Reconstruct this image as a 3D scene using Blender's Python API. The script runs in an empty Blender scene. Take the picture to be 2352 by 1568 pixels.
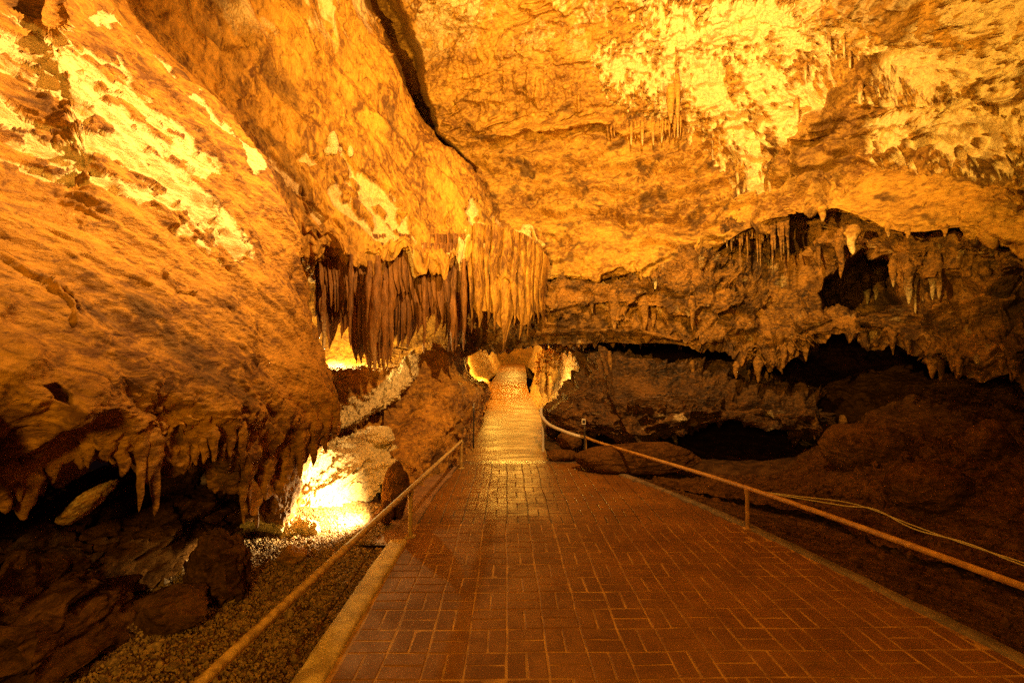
import bpy, math, random
import numpy as np
from mathutils import Vector
C = bpy.context.scene.collection
sc = bpy.context.scene
random.seed(4); rng = np.random.default_rng(4)

# ------------------------------------------------------------------ camera, air, exposure
PITCH, YAW = math.radians(2.0), math.radians(-0.6)
CAM = np.array((0.0, 0.0, 1.72))
cd = bpy.data.cameras.new('camera'); cam = bpy.data.objects.new('camera', cd); C.objects.link(cam)
cam.location = CAM; cam.rotation_euler = (math.radians(90) + PITCH, 0, YAW)
cd.lens = 16.5; cd.sensor_width = 36; cd.clip_start = 0.05; cd.clip_end = 200
sc.camera = cam
wd = bpy.data.worlds.new('World'); sc.world = wd; wd.use_nodes = True
bg = wd.node_tree.nodes['Background']; bg.inputs[0].default_value = (0.5, 0.2, 0.22, 1); bg.inputs[1].default_value = 0.006
sc.view_settings.view_transform = 'Standard'; sc.view_settings.look = 'None'
sc.view_settings.exposure = 0.12; sc.view_settings.gamma = 1
sc.cycles.max_bounces = 6; sc.cycles.diffuse_bounces = 4; sc.cycles.glossy_bounces = 3
sc.cycles.sample_clamp_indirect = 3; sc.cycles.use_denoising = False; sc.cycles.use_adaptive_sampling = False; sc.cycles.blur_glossy = .5

F = 1078.0
cp, sp, cy, sy = math.cos(PITCH), math.sin(PITCH), math.cos(YAW), math.sin(YAW)
def w(x, y, z): return np.array((x, y, z), float)
def W(u, v, Y):                       # a sight line measured on the photograph, cut at distance Y along the cave
    a, b = (u - 1176) / F, (784 - v) / F
    fx, fy, fz = 0.0, cp, sp          # forward and up before yaw
    d = np.array((a, cp - b * sp, sp + b * cp))
    d = np.array((d[0] * cy - d[1] * sy, d[0] * sy + d[1] * cy, d[2]))
    return CAM + d * (Y / d[1])
def G(u, v, z=0.0):                   # same, cut at height z
    d = W(u, v, 1.0) - CAM
    return CAM + d * ((z - CAM[2]) / d[2])
def proj(P):
    q = P - CAM
    x = q[..., 0] * cy + q[..., 1] * sy; y = -q[..., 0] * sy + q[..., 1] * cy; z = q[..., 2]
    dep = y * cp + z * sp; up = -y * sp + z * cp
    dep = np.where(dep < 0.05, 0.05, dep)
    return 1176 + F * x / dep, 784 - F * up / dep

# ------------------------------------------------------------------ lamps of the show cave, and one added fill
def lamp(name, loc, power, col=(1, .52, .17), size=.08, spot=None, target=None, blend=.5):
    l = bpy.data.lights.new(name, 'SPOT' if spot else 'POINT'); l.energy = power; l.color = col; l.shadow_soft_size = size
    o = bpy.data.objects.new(name, l); o.location = loc; C.objects.link(o)
    if spot:
        l.spot_size = math.radians(spot); l.spot_blend = blend
        o.rotation_euler = (Vector(target) - Vector(loc)).to_track_quat('-Z', 'Y').to_euler()
    return o
WARM = (1, .555, .085)
lamp('flood_lamp', (-1.7, 1.5, 3.1), 3500, WARM, .04, spot=106, target=(2.6, 7.6, 8.2), blend=.6)
lamp('wall_lamp', (0.1, 3.4, 5.6), 2350, (1, .55, .17), .04, spot=86, target=tuple(W(230, 130, 3.4)), blend=.8)
lamp('high_lamp', (1.2, 3.5, 6.0), 1900, (1, .55, .17), .07, spot=150, target=(0.7, 9.5, 5.2), blend=.7)
lamp('added_fill', (-1.0, -1.5, 2.2), 440, (1, .52, .06), .3)  # added soft fill light behind the camera, not a lamp of the cave
lamp('rock_lamp', tuple(W(846, 1150, 4.95)), 620, (1, .70, .30), .04, spot=150, target=tuple(W(690, 1185, 4.95)), blend=.9)
lamp('drapery_lamp', tuple(W(770, 800, 8.3)), 260, (1, .68, .2), .05)
lamp('tunnel_lamp', (-.72, 12.0, 1.25), 22, (1, .66, .22), .05)
lamp('tunnel_lamp', (1.2, 10.7, 1.1), 26, (1, .66, .22), .05)
lamp('tunnel_lamp', (-.45, 12.2, 1.7), 125, (1, .52, .06), .3)
lamp('tunnel_lamp', (.55, 14.5, 2.3), 130, (1, .52, .06), .3)
lamp('tunnel_lamp', (.3, 25.3, 2.9), 60, (1, .52, .07), .2)
lamp('tunnel_lamp', (.3, 21.5, 3.0), 130, (1, .52, .07), .2)

# ------------------------------------------------------------------ noise
_p = rng.permutation(256); _perm = np.concatenate([_p, _p, _p]).astype(np.int64)
_g = rng.normal(size=(256, 3)); _g /= np.linalg.norm(_g, axis=1)[:, None]
def perlin(P, seed=0):
    P = P + seed * 17.37; i = np.floor(P).astype(np.int64); f = P - i; i &= 255
    t = f * f * f * (f * (f * 6 - 15) + 10); r = 0
    for dx in (0, 1):
        wx = t[..., 0] if dx else 1 - t[..., 0]
        for dy in (0, 1):
            wy = t[..., 1] if dy else 1 - t[..., 1]
            h = _perm[_perm[(i[..., 0] + dx) & 255] + ((i[..., 1] + dy) & 255)]
            for dz in (0, 1):
                wz = t[..., 2] if dz else 1 - t[..., 2]
                g = _g[_perm[h + ((i[..., 2] + dz) & 255)]]
                r = r + wx * wy * wz * (g[..., 0] * (f[..., 0] - dx) + g[..., 1] * (f[..., 1] - dy) + g[..., 2] * (f[..., 2] - dz))
    return r * 1.6
def fbm(P, octv=4, seed=0, gain=.5, ridge=False):
    r = 0; a = 1; s = 0
    for k in range(octv):
        n = perlin(P * 2.03 ** k, seed + k * 3)
        r = r + a * ((1 - 2 * np.abs(n)) if ridge else n); s += a; a *= gain
    return r / s
def worley(P, seed=0):
    P = P + seed * 9.1; i = np.floor(P).astype(np.int64); f = P - i; best = np.full(P.shape[:-1], 9.0)
    for dx in (-1, 0, 1):
        for dy in (-1, 0, 1):
            for dz in (-1, 0, 1):
                h = _perm[_perm[_perm[(i[..., 0] + dx) & 255] + ((i[..., 1] + dy) & 255)] + ((i[..., 2] + dz) & 255)]
                o = _g[h] * .45 + .5 + np.array((dx, dy, dz)) - f
                best = np.minimum(best, (o ** 2).sum(-1))
    return np.sqrt(best)
def aniso(P, d, s):
    d = np.asarray(d, float); d = d / np.linalg.norm(d)
    return P - (P @ d)[..., None] * d * (1 - 1 / s)
def sm(x, a, b):
    t = np.clip((x - a) / (b - a), 0, 1); return t * t * (3 - 2 * t)
def cracks(P, f, seed, w0=.035): return sm(np.abs(fbm(P * f, 4, seed)), w0, 0) * sm(fbm(P * f * .7, 2, seed + 50), -.1, .15)
def linedist(u, v, pts):
    best = np.full(u.shape, 1e9); par = np.zeros(u.shape); n = len(pts) - 1
    for k in range(n):
        (x0, y0), (x1, y1) = pts[k], pts[k + 1]; dx, dy = x1 - x0, y1 - y0
        t = np.clip(((u - x0) * dx + (v - y0) * dy) / (dx * dx + dy * dy + 1e-9), 0, 1)
        d = np.hypot(u - x0 - t * dx, v - y0 - t * dy); m = d < best
        best = np.where(m, d, best); par = np.where(m, (k + t) / n, par)
    return best, par
def sdpoly(u, v, pts):                # positive inside
    d, _ = linedist(u, v, list(pts) + [pts[0]]); ins = np.zeros(u.shape, bool); n = len(pts)
    for k in range(n):
        (x0, y0), (x1, y1) = pts[k], pts[(k + 1) % n]
        c = ((y0 > v) != (y1 > v)) & (u < (x1 - x0) * (v - y0) / ((y1 - y0) or 1e-9) + x0); ins ^= c
    return np.where(ins, d, -d)

# ------------------------------------------------------------------ mesh helpers
def tag(o, label=None, cat=None, group=None, kind=None):
    if label: o['label'] = label
    if cat: o['category'] = cat
    if group: o['group'] = group
    if kind: o['kind'] = kind
    return o
def mk(name, V, Fq, mat, parent=None, attrs=None, smooth=True):
    V = np.ascontiguousarray(V, np.float32).reshape(-1, 3); Fq = np.ascontiguousarray(Fq, np.int32); k = Fq.shape[1]
    me = bpy.data.meshes.new(name); me.vertices.add(len(V)); me.vertices.foreach_set('co', V.ravel())
    me.loops.add(Fq.size); me.loops.foreach_set('vertex_index', Fq.ravel())
    me.polygons.add(len(Fq)); me.polygons.foreach_set('loop_start', np.arange(0, Fq.size, k, dtype=np.int32))
    me.polygons.foreach_set('use_smooth', np.full(len(Fq), smooth))
    me.update(calc_edges=True); me.validate()
    for a, val in (attrs or {}).items():
        at = me.attributes.new(a, 'FLOAT', 'POINT'); at.data.foreach_set('value', np.ascontiguousarray(val, np.float32).ravel())
    me.materials.append(mat)
    o = bpy.data.objects.new(name, me); C.objects.link(o)
    if parent: o.parent = parent
    return o
def quads(nv, nu, wrap=False, off=0):
    j, i = np.meshgrid(np.arange(nv - 1), np.arange(nu if wrap else nu - 1), indexing='ij'); i2 = (i + 1) % nu
    return np.stack([j * nu + i, j * nu + i2, (j + 1) * nu + i2, (j + 1) * nu + i], -1).reshape(-1, 4) + off
def cr(ctrl, n, axis):                # Catmull-Rom along an axis
    K = ctrl.shape[axis]; c = np.moveaxis(ctrl, axis, 0)
    c = np.concatenate([2 * c[:1] - c[1:2], c, 2 * c[-1:] - c[-2:-1]])
    s = np.linspace(0, K - 1, n); k = np.minimum(s.astype(int), K - 2); t = (s - k).reshape((-1,) + (1,) * (c.ndim - 1))
    p0, p1, p2, p3 = c[k], c[k + 1], c[k + 2], c[k + 3]
    r = .5 * (2 * p1 + (p2 - p0) * t + (2 * p0 - 5 * p1 + 4 * p2 - p3) * t * t + (3 * p1 - p0 - 3 * p2 + p3) * t ** 3)
    return np.moveaxis(r, 0, axis)
def normals(P):
    du = np.gradient(P, axis=1); dv = np.gradient(P, axis=0); n = np.cross(du, dv)
    return n / (np.linalg.norm(n, axis=-1)[..., None] + 1e-9)
def loft(rows, nv, nu):
    return cr(cr(np.array(rows, float), nv, 0), nu, 1)
def sculpt(name, rows, nv, nu, fn, mat, parent=None, flip=1):
    P = loft(rows, nv, nu); N = normals(P) * flip
    U, V = proj(P)
    d, paleness, st, *push = fn(P, U, V)
    P2 = P + N * d[..., None]
    if len(push) > 1: P2[..., 2] -= push[1]
    if push: P2 = P2 + (P - CAM) / np.linalg.norm(P - CAM, axis=-1)[..., None] * push[0][..., None]
    o = mk(name, P2, quads(nv, nu), mat, parent, {'calcite_and_light': paleness, 'stain_and_shade': st})
    return o, P2, N

# ------------------------------------------------------------------ materials
def newmat(name):
    m = bpy.data.materials.new(name); m.use_nodes = True; return m, m.node_tree.nodes, m.node_tree.links, m.node_tree.nodes['Principled BSDF']
def N_(nd, t, **k):
    n = nd.new(t)
    for a, b in k.items():
        if hasattr(n, a): setattr(n, a, b)
        else: n.inputs[a.replace('_', ' ')].default_value = b
    return n
def mixc(nd, lk, fac, a, b, bt='MIX'):
    m = nd.new('ShaderNodeMix'); m.data_type = 'RGBA'; m.blend_type = bt
    for s, i in ((fac, 0), (a, 6), (b, 7)):
        if hasattr(s, 'links') or isinstance(s, bpy.types.NodeSocket): lk.new(s, m.inputs[i])
        else: m.inputs[i].default_value = s if i == 0 else (*s, 1)
    return m.outputs[2]
def ramp(nd, lk, src, a, b, ca=0, cb=1):
    r = nd.new('ShaderNodeMapRange'); r.interpolation_type = 'SMOOTHSTEP'
    r.inputs[1].default_value = a; r.inputs[2].default_value = b; r.inputs[3].default_value = ca; r.inputs[4].default_value = cb
    lk.new(src, r.inputs[0]); return r.outputs[0]
def rockmat(name, dark=(.13, .048, .006), mid=(.46, .22, .022), pale=(.90, .70, .34), stretch=(1, 1, 1), rot=(0, 0, 0), rough=.62, bump=.6, fine=22, spec=.4):
    m, nd, lk, bs = newmat(name)
    co = nd.new('ShaderNodeTexCoord'); mp = nd.new('ShaderNodeMapping'); lk.new(co.outputs['Object'], mp.inputs[0])
    mp.inputs['Scale'].default_value = stretch; mp.inputs['Rotation'].default_value = rot
    n1 = N_(nd, 'ShaderNodeTexNoise', Scale=1.3, Detail=7, Roughness=.62, Distortion=.6); lk.new(mp.outputs[0], n1.inputs[0])
    n2 = N_(nd, 'ShaderNodeTexNoise', Scale=9, Detail=8, Roughness=.7, Distortion=.9); lk.new(mp.outputs[0], n2.inputs[0])
    n3 = N_(nd, 'ShaderNodeTexNoise', Scale=fine * 1.6, Detail=6, Roughness=.75); lk.new(co.outputs['Object'], n3.inputs[0])
    ac = N_(nd, 'ShaderNodeAttribute', attribute_name='calcite_and_light'); st = N_(nd, 'ShaderNodeAttribute', attribute_name='stain_and_shade')
    c = mixc(nd, lk, ramp(nd, lk, n1.outputs[0], .37, .64), dark, mid)
    c = mixc(nd, lk, ramp(nd, lk, n2.outputs[0], .40, .70, 0, .75), c, tuple(min(1, x * 1.55) for x in mid))
    c = mixc(nd, lk, ramp(nd, lk, n2.outputs[0], .47, .34, 0, .85), c, dark)
    # pale deposit, and grazing light painted as pale crust, with a ragged edge
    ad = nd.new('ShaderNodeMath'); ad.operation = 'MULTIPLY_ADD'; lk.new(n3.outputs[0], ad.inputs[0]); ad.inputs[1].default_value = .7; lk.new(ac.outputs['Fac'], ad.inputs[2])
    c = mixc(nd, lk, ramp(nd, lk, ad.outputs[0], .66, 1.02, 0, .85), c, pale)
    c = mixc(nd, lk, st.outputs['Fac'], c, (.06, .026, .006))
    sp_ = N_(nd, 'ShaderNodeTexNoise', Scale=34, Detail=3, Roughness=.6); lk.new(mp.outputs[0], sp_.inputs[0])
    c = mixc(nd, lk, ramp(nd, lk, sp_.outputs[0], .36, .28, 0, .8), c, (.07, .03, .012))
    lk.new(c, bs.inputs['Base Color'])
    lk.new(ramp(nd, lk, n2.outputs[0], .3, .75, rough + .14, rough - .18), bs.inputs['Roughness'])
    bs.inputs['Specular IOR Level'].default_value = spec
    mu = N_(nd, 'ShaderNodeTexMusgrave') if False else N_(nd, 'ShaderNodeTexNoise', Scale=fine, Detail=9, Roughness=.68, Distortion=.5)
    lk.new(mp.outputs[0], mu.inputs[0])
    vo = N_(nd, 'ShaderNodeTexVoronoi', Scale=fine * 1.1); lk.new(mp.outputs[0], vo.inputs['Vector'])
    b1 = N_(nd, 'ShaderNodeBump', Strength=min(1, bump * 1.4), Distance=.06); lk.new(mu.outputs[0], b1.inputs['Height'])
    b2 = N_(nd, 'ShaderNodeBump', Strength=bump * .6, Distance=.03); lk.new(vo.outputs['Distance'], b2.inputs['Height']); lk.new(b1.outputs[0], b2.inputs['Normal'])
    b2.invert = True
    lk.new(b2.outputs[0], bs.inputs['Normal'])
    return m
R = {}
R['wall'] = rockmat('ochre_wall_rock', bump=.5, stretch=(1, .8, 1.6), rot=(0, .5, 0))
R['flow'] = rockmat('flowstone_rock', mid=(.54, .28, .032), stretch=(1.3, 1.3, .55), rot=(0, -.6, 0), bump=.45)
R['ceil'] = rockmat('ceiling_rock', dark=(.19, .08, .010), mid=(.52, .285, .04), stretch=(.9, .9, 1.5), bump=.55, fine=16)
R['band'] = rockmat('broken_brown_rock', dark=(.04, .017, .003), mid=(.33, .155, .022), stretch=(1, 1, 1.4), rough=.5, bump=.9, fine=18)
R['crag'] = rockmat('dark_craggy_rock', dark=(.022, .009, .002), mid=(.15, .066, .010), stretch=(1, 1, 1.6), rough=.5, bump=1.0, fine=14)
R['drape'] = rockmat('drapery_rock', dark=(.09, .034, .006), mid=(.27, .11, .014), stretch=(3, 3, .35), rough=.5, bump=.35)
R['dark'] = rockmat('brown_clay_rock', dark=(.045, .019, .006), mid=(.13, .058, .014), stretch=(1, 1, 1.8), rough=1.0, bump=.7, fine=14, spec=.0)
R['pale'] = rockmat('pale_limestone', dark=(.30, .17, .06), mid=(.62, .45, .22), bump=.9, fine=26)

def simple(name, c1, c2, scale=8, rough=.6, metal=0, bump=.3, dist=.01, r2=None, spec=.5, stretch=(1, 1, 1)):
    m, nd, lk, bs = newmat(name); co = nd.new('ShaderNodeTexCoord')
    mp = nd.new('ShaderNodeMapping'); lk.new(co.outputs['Object'], mp.inputs[0]); mp.inputs['Scale'].default_value = stretch
    n = N_(nd, 'ShaderNodeTexNoise', Scale=scale, Detail=8, Roughness=.68, Distortion=.4); lk.new(mp.outputs[0], n.inputs[0])
    lk.new(mixc(nd, lk, ramp(nd, lk, n.outputs[0], .38, .64), c1, c2), bs.inputs['Base Color'])
    lk.new(ramp(nd, lk, n.outputs[0], .35, .65, rough, r2 if r2 is not None else rough), bs.inputs['Roughness'])
    bs.inputs['Metallic'].default_value = metal; bs.inputs['Specular IOR Level'].default_value = spec
    n2 = N_(nd, 'ShaderNodeTexNoise', Scale=scale * 5, Detail=6, Roughness=.7); lk.new(mp.outputs[0], n2.inputs[0])
    b = N_(nd, 'ShaderNodeBump', Strength=bump, Distance=dist); lk.new(n2.outputs[0], b.inputs['Height']); lk.new(b.outputs[0], bs.inputs['Normal'])
    return m
M_brick = simple('red_brick', (.145, .056, .007), (.225, .092, .012), 2.2, .74, bump=.4, dist=.004, r2=.6, spec=.3)
_m, _nd, _lk = M_brick, M_brick.node_tree.nodes, M_brick.node_tree.links; _bs = _nd['Principled BSDF']
_sx = _nd.new('ShaderNodeSeparateXYZ'); _lk.new([n for n in _nd if n.type == 'TEX_COORD'][0].outputs['Object'], _sx.inputs[0])
_o = _bs.inputs['Roughness'].links[0].from_socket; _mm = _nd.new('ShaderNodeMath'); _mm.operation = 'SUBTRACT'; _lk.new(_o, _mm.inputs[0]); _lk.new(ramp(_nd, _lk, _sx.outputs[1], 4.8, 5.4, 0, .2), _mm.inputs[1]); _lk.new(_mm.outputs[0], _bs.inputs['Roughness'])
M_mortar = simple('sandy_mortar', (.23, .105, .016), (.48, .26, .045), 4, .7, bump=.5)
M_grout = simple('damp_dark_grout', (.05, .03, .018), (.10, .055, .03), 12, .6, bump=.5)
M_conc = simple('wet_concrete', (.19, .085, .012), (.34, .165, .026), 2.2, .58, bump=.03, dist=.006, r2=.42, stretch=(.6, 2.2, 1))
M_kerb = simple('kerb_stone', (.36, .25, .09), (.66, .50, .20), 7, .8, bump=.8, dist=.01)
M_soil = simple('cave_soil', (.05, .022, .006), (.13, .06, .016), 5, .9, bump=.9, dist=.03, spec=.1)
M_gravel = simple('gravel_stone', (.10, .055, .014), (.34, .20, .055), 30, .75, bump=.4)
M_pipe = simple('worn_yellow_pipe', (.26, .15, .03), (.55, .36, .10), 22, .42, metal=.0, bump=.4, dist=.003, r2=.6)
M_pipe2 = simple('rusty_orange_pipe', (.30, .14, .025), (.50, .26, .05), 14, .4, metal=.0, bump=.3, dist=.003, r2=.55)
M_dark = simple('black_metal', (.02, .015, .012), (.05, .035, .025), 20, .5)
M_cable = simple('pale_cable', (.5, .38, .18), (.6, .48, .25), 10, .5)
M_box = simple('pale_fixture', (.5, .42, .3), (.65, .55, .4), 10, .5)

# ------------------------------------------------------------------ tubes, stones, stalactites
def frames(pts):
    T = np.gradient(pts, axis=0); T /= np.linalg.norm(T, axis=1)[:, None] + 1e-9
    ref = np.where(np.abs(T[:, 2:3]) > .9, np.array([[1., 0, 0]]), np.array([[0, 0, 1.]]))
    A = np.cross(T, ref); A /= np.linalg.norm(A, axis=1)[:, None]; return A, np.cross(T, A)
def tube(name, pts, r, mat, parent=None, n=12, sub=8, lump=0.0, cap=True):
    pts = np.array(pts, float); pts = cr(pts, max(2, (len(pts) - 1) * sub + 1), 0) if len(pts) > 2 else np.linspace(pts[0], pts[1], sub + 1)
    A, B = frames(pts); a = np.linspace(0, 2 * np.pi, n, endpoint=False); r = np.broadcast_to(np.asarray(r, float), (len(pts),))
    V = pts[:, None] + r[:, None, None] * (np.cos(a)[None, :, None] * A[:, None] + np.sin(a)[None, :, None] * B[:, None])
    if lump: V = V + ((V - pts[:, None]) / (r[:, None, None] + 1e-6)) * (fbm(V * 14, 3) * lump)[..., None]
    if cap:
        V = np.concatenate([pts[0] + (V[:1] - pts[0]) * .02, V, pts[-1] + (V[-1:] - pts[-1]) * .02])
    z = np.zeros(V.shape[:2]); return mk(name, V, quads(len(V), n, True), mat, parent, {'calcite_and_light': z, 'stain_and_shade': z})
def snap(S, u, v):                     # point of a rock surface met along a sight line
    a, b = proj(S); d = np.hypot(a - u, b - v) + np.where(S[..., 1] < .3, 1e6, 0); m = d < d.min() + 4
    Yv = np.where(m, S[..., 1], 99); return float(Yv.min())
def stalactite(base, length, r, mat, parent, name='stalactite', paleness=0.0, lean=0.0, seed=None, flute=.22, rings=22, n=14, flare=1.25):
    seed = rng.integers(1e4) if seed is None else seed
    t = np.linspace(-.35, 1, rings); tt = np.clip(t, 0, 1)
    rad = r * ((1 - tt) ** .62 * .92 + .06) * (1 + (flare - 1) * np.exp(-tt * 9)) * np.where(t < 0, 1 + t * 1.5, 1); rad[-1] = r * .01
    ph = seed % 7; px = base[0] + lean * tt * length + .12 * r * np.sin(tt * 7 + ph); py = base[1] + .12 * r * np.cos(tt * 6 + ph)
    cen = np.stack([px, py, base[2] - t * length], 1)
    a = np.linspace(0, 2 * np.pi, n, endpoint=False); dr = np.stack([np.cos(a), np.sin(a), 0 * a], 1)
    V = cen[:, None] + rad[:, None, None] * dr[None]
    k = fbm(V * np.array((1, 1, .35)) * (2.2 / max(r, .02)) * .35 + seed, 3); k2 = fbm(V * (1.2 / max(r, .02)) + seed, 2)
    V = V + dr[None] * (rad[:, None] * (flute * 2.2 * k + .25 * k2))[..., None]
    return mk(name, V, quads(rings, n, True), mat, parent, {'calcite_and_light': np.full(V.shape[:2], paleness) * (.6 + tt[:, None] * .8), 'stain_and_shade': np.zeros(V.shape[:2])})
def boulder(name, cen, rad, mat, parent=None, seed=1, rough=.22, strata=.0, n=70, paleness=0.0, rotz=0, tilt=0, freq=1.0, angular=.5):
    th = np.linspace(0.001, np.pi - .001, n); ph = np.linspace(0, 2 * np.pi, int(n * 1.6), endpoint=False)
    D = np.stack([np.sin(th)[:, None] * np.cos(ph), np.sin(th)[:, None] * np.sin(ph), np.cos(th)[:, None] + 0 * ph], -1)
    for k in range(7):                                # random planes cut facets into the stone
        g = np.random.default_rng(seed * 31 + k).normal(size=3); g /= np.linalg.norm(g)
        dd = D @ g; lim = .62 + .1 * (k % 3); D = D - np.clip(dd - lim, 0, None)[..., None] * g * angular
    q = D * freq + seed * 3.7
    d = rough * (fbm(q * 1.3, 5, seed) + .45 * fbm(q * 2.6, 5, seed + 9, ridge=True) - .2)
    if strata: d = d + strata * np.sin((D[..., 2] * 9 + 2 * fbm(q, 3)) )
    P = D * (1 + d[..., None]) * np.array(rad)
    ct, s_ = math.cos(tilt), math.sin(tilt); P = np.stack([P[..., 0] * ct - P[..., 2] * s_, P[..., 1], P[..., 0] * s_ + P[..., 2] * ct], -1)
    cz, sz = math.cos(rotz), math.sin(rotz); P = np.stack([P[..., 0] * cz - P[..., 1] * sz, P[..., 0] * sz + P[..., 1] * cz, P[..., 2]], -1)
    P = P + np.array(cen)
    return mk(name, P, quads(n, len(ph), True), mat, parent, {'calcite_and_light': np.full(P.shape[:2], paleness), 'stain_and_shade': np.zeros(P.shape[:2])})

# ================================================================== THE ROCK
BUMPY = lambda P, s=1.0, seed=0: .10 * s * fbm(P * 1.1, 3, seed) + .05 * s * fbm(P * 3.1, 3, seed + 5, ridge=True)

# ---- left wall -----------------------------------------------------
flowA = W(570, 540, 4.2) - W(0, 100, 2.9)
tab = [(-900, [(-60, 4.2), (120, 4.2), (200, 4.4), (260, 4.8), (300, 5.2), (330, 6.2)]),
       (-250, [(-60, 3.5), (120, 3.8), (200, 4.2), (260, 4.7), (300, 5.2), (330, 6.2)]),
       (0, [(-60, 2.9), (120, 3.3), (210, 3.8), (270, 4.4), (300, 5.0), (300, 6.2)]),
       (200, [(-60, 2.6), (180, 3.1), (330, 3.7), (430, 4.4), (490, 5.0), (480, 6.2)]),
       (400, [(-60, 2.25), (250, 2.85), (430, 3.5), (560, 4.3), (632, 5.0), (620, 6.6)]),
       (600, [(-60, 2.0), (260, 2.6), (480, 3.35), (640, 4.25), (708, 5.0), (700, 6.8)]),
       (800, [(-60, 1.85), (270, 2.42), (500, 3.15), (670, 4.1), (742, 4.9), (730, 6.6)]),
       (950, [(-60, 1.85), (270, 2.38), (520, 3.1), (690, 4.0), (780, 4.75), (765, 6.4)])]
rows = []
for v, cs in tab:
    pts = [W(u, v, Y) for u, Y in cs]; z = pts[0][2]; x = pts[0][0]
    rows.append([w(x - .3, -2.5, z), w(x - .05, .2, z)] + pts)
rows.append([w(-2.1, -2.5, 1.25), w(-2.0, .2, 1.22), W(-60, 1150, 1.95), W(200, 1040, 2.45), W(480, 1050, 3.1), W(610, 1165, 3.95), W(700, 1080, 4.6), W(720, 1060, 6.0)])
rows.append([w(-2.4, -2.5, 1.15), w(-2.3, .2, 1.12), W(-60, 1150, 2.25), W(200, 1050, 2.8), W(480, 1055, 3.5), W(600, 1190, 4.2), W(680, 1190, 4.7), W(700, 1150, 6.0)])
rows.append([w(-3.4, -2.5, 1.05), w(-3.4, .2, 1.05), W(-160, 1070, 3.0), W(120, 1030, 3.5), W(400, 1030, 4.2), W(540, 1080, 4.9), W(640, 1100, 5.2), W(680, 1100, 6.0)])
LIT_STREAKS = [([(-40, 60), (60, 60), (140, 120), (230, 220), (330, 320), (420, 430), (500, 510), (560, 560)], 62), ([(-40, 190), (40, 240), (120, 310), (220, 380), (330, 440), (430, 480)], 34),
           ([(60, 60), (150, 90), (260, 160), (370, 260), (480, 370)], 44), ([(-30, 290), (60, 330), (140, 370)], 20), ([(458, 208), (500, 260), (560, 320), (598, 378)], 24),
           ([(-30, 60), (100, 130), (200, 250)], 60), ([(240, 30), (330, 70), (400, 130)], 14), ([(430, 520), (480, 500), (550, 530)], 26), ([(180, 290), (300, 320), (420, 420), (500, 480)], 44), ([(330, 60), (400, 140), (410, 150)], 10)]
def fnA(P, U, V):
    q = aniso(P, flowA, 3.2); q2 = aniso(P, flowA, 2.2); wob = fbm(P * 2.2, 3, 3) * 26; wob2 = fbm(P * 7, 3, 8)
    d = .16 * fbm(P * .9, 3, 1) + .06 * fbm(q * 2.2, 4, 2)
    d = d + .030 * (np.abs(fbm(q * 5, 4, 4)) - .2) + .008 * fbm(q * 14, 3, 6, ridge=True) + .012 * (np.abs(fbm(q * 22, 2, 7)) - .2)
    up = sm(V, 700, 400); q5 = aniso(P, flowA, 6.0); d = d + .13 * fbm(q5 * 1.25, 3, 91, ridge=True) * sm(V, 980, 700) + .05 * fbm(q5 * 3.4, 3, 92, ridge=True) * sm(V, 980, 700) + (.05 + .03 * up) * (np.abs(fbm(q * 1.5, 3, 14)) - .15) * 1.4 - (.012) * cracks(q, 1.3, 15, .06) - .015 * cracks(q, 4, 16, .07)
    low = sm(V, 800, 980); d = d + low * (.09 * fbm(P * 3.2, 4, 11, ridge=True) + .06 * (.5 - worley(P * 5 * np.array((1, 1, .6)), 2)) + .03 * (np.abs(fbm(P * 9, 3, 13)) - .2))
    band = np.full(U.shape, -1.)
    for L, wd_ in LIT_STREAKS:
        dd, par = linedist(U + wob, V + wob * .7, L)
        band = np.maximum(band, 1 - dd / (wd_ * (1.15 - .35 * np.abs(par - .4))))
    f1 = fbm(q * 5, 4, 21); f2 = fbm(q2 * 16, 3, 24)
    paleness = sm(band * 1.3 - .40 + f1 * 1.25 + f2 * 1.2, -.10, .22) * sm(band, -.15, .1)  # grazing light on the raised crust, painted into the colour as paler streaks
    w1 = worley(q2 * 15, 5)
    d = d + paleness * (.045 + .085 * (.62 - w1)) + .02 * paleness * f2 + .02 * (1 - paleness) * sm(band, -.2, .3) * f2
    for L, wd_, dp in (([(0, 520), (50, 545), (100, 590), (135, 605), (190, 690), (200, 730)], 6, .035),
                       ([(455, 690), (470, 720), (520, 745), (560, 780), (600, 830)], 5, .03), ([(400, 600), (440, 650), (480, 660)], 2.5, .03), ([(130, 610), (160, 620), (215, 700)], 2.5, .03),
                       ([(255, 40), (330, 130), (370, 170), (470, 300), (560, 420)], 5, .05)):
        dd, par = linedist(U + wob * .3 + wob2 * 9, V + wob2 * 9, L); d = d - dp * sm(dd, wd_, wd_ * .3) * sm(f1, -.4, 0)
    pit = sdpoly(U + wob2 * 5, V, [(100, 885), (130, 878), (160, 905), (150, 925), (120, 915)])
    push = .10 * sm(pit, -2, 4)
    for (a, b, r_) in ((60, 810, 60), (330, 1000, 50), (180, 960, 45), (20, 690, 40)): d = d - .10 * np.exp(-((U - a) ** 2 + (V - b) ** 2) / r_ ** 2)
    st = .6 * sm(fbm(q * 3.5, 4, 40) + .35 * fbm(q * 13, 3, 41), .16, .42) * (1 - paleness)
    drop = sm(V, 940, 1060) * (.22 * sm(fbm(P * np.array((3.5, 3.5, .3)), 3, 44), -.25, .35) + .05 * sm(fbm(P * np.array((11, 11, .5)), 2, 45), -.2, .4) - .08)
    return d, paleness * .9, st, push, drop
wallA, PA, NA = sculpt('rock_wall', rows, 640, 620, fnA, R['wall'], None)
boulder('rock_lobe', W(632, 1110, 4.25), (.24, .25, .33), R['wall'], wallA, seed=91, rough=.3, n=90)
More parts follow.
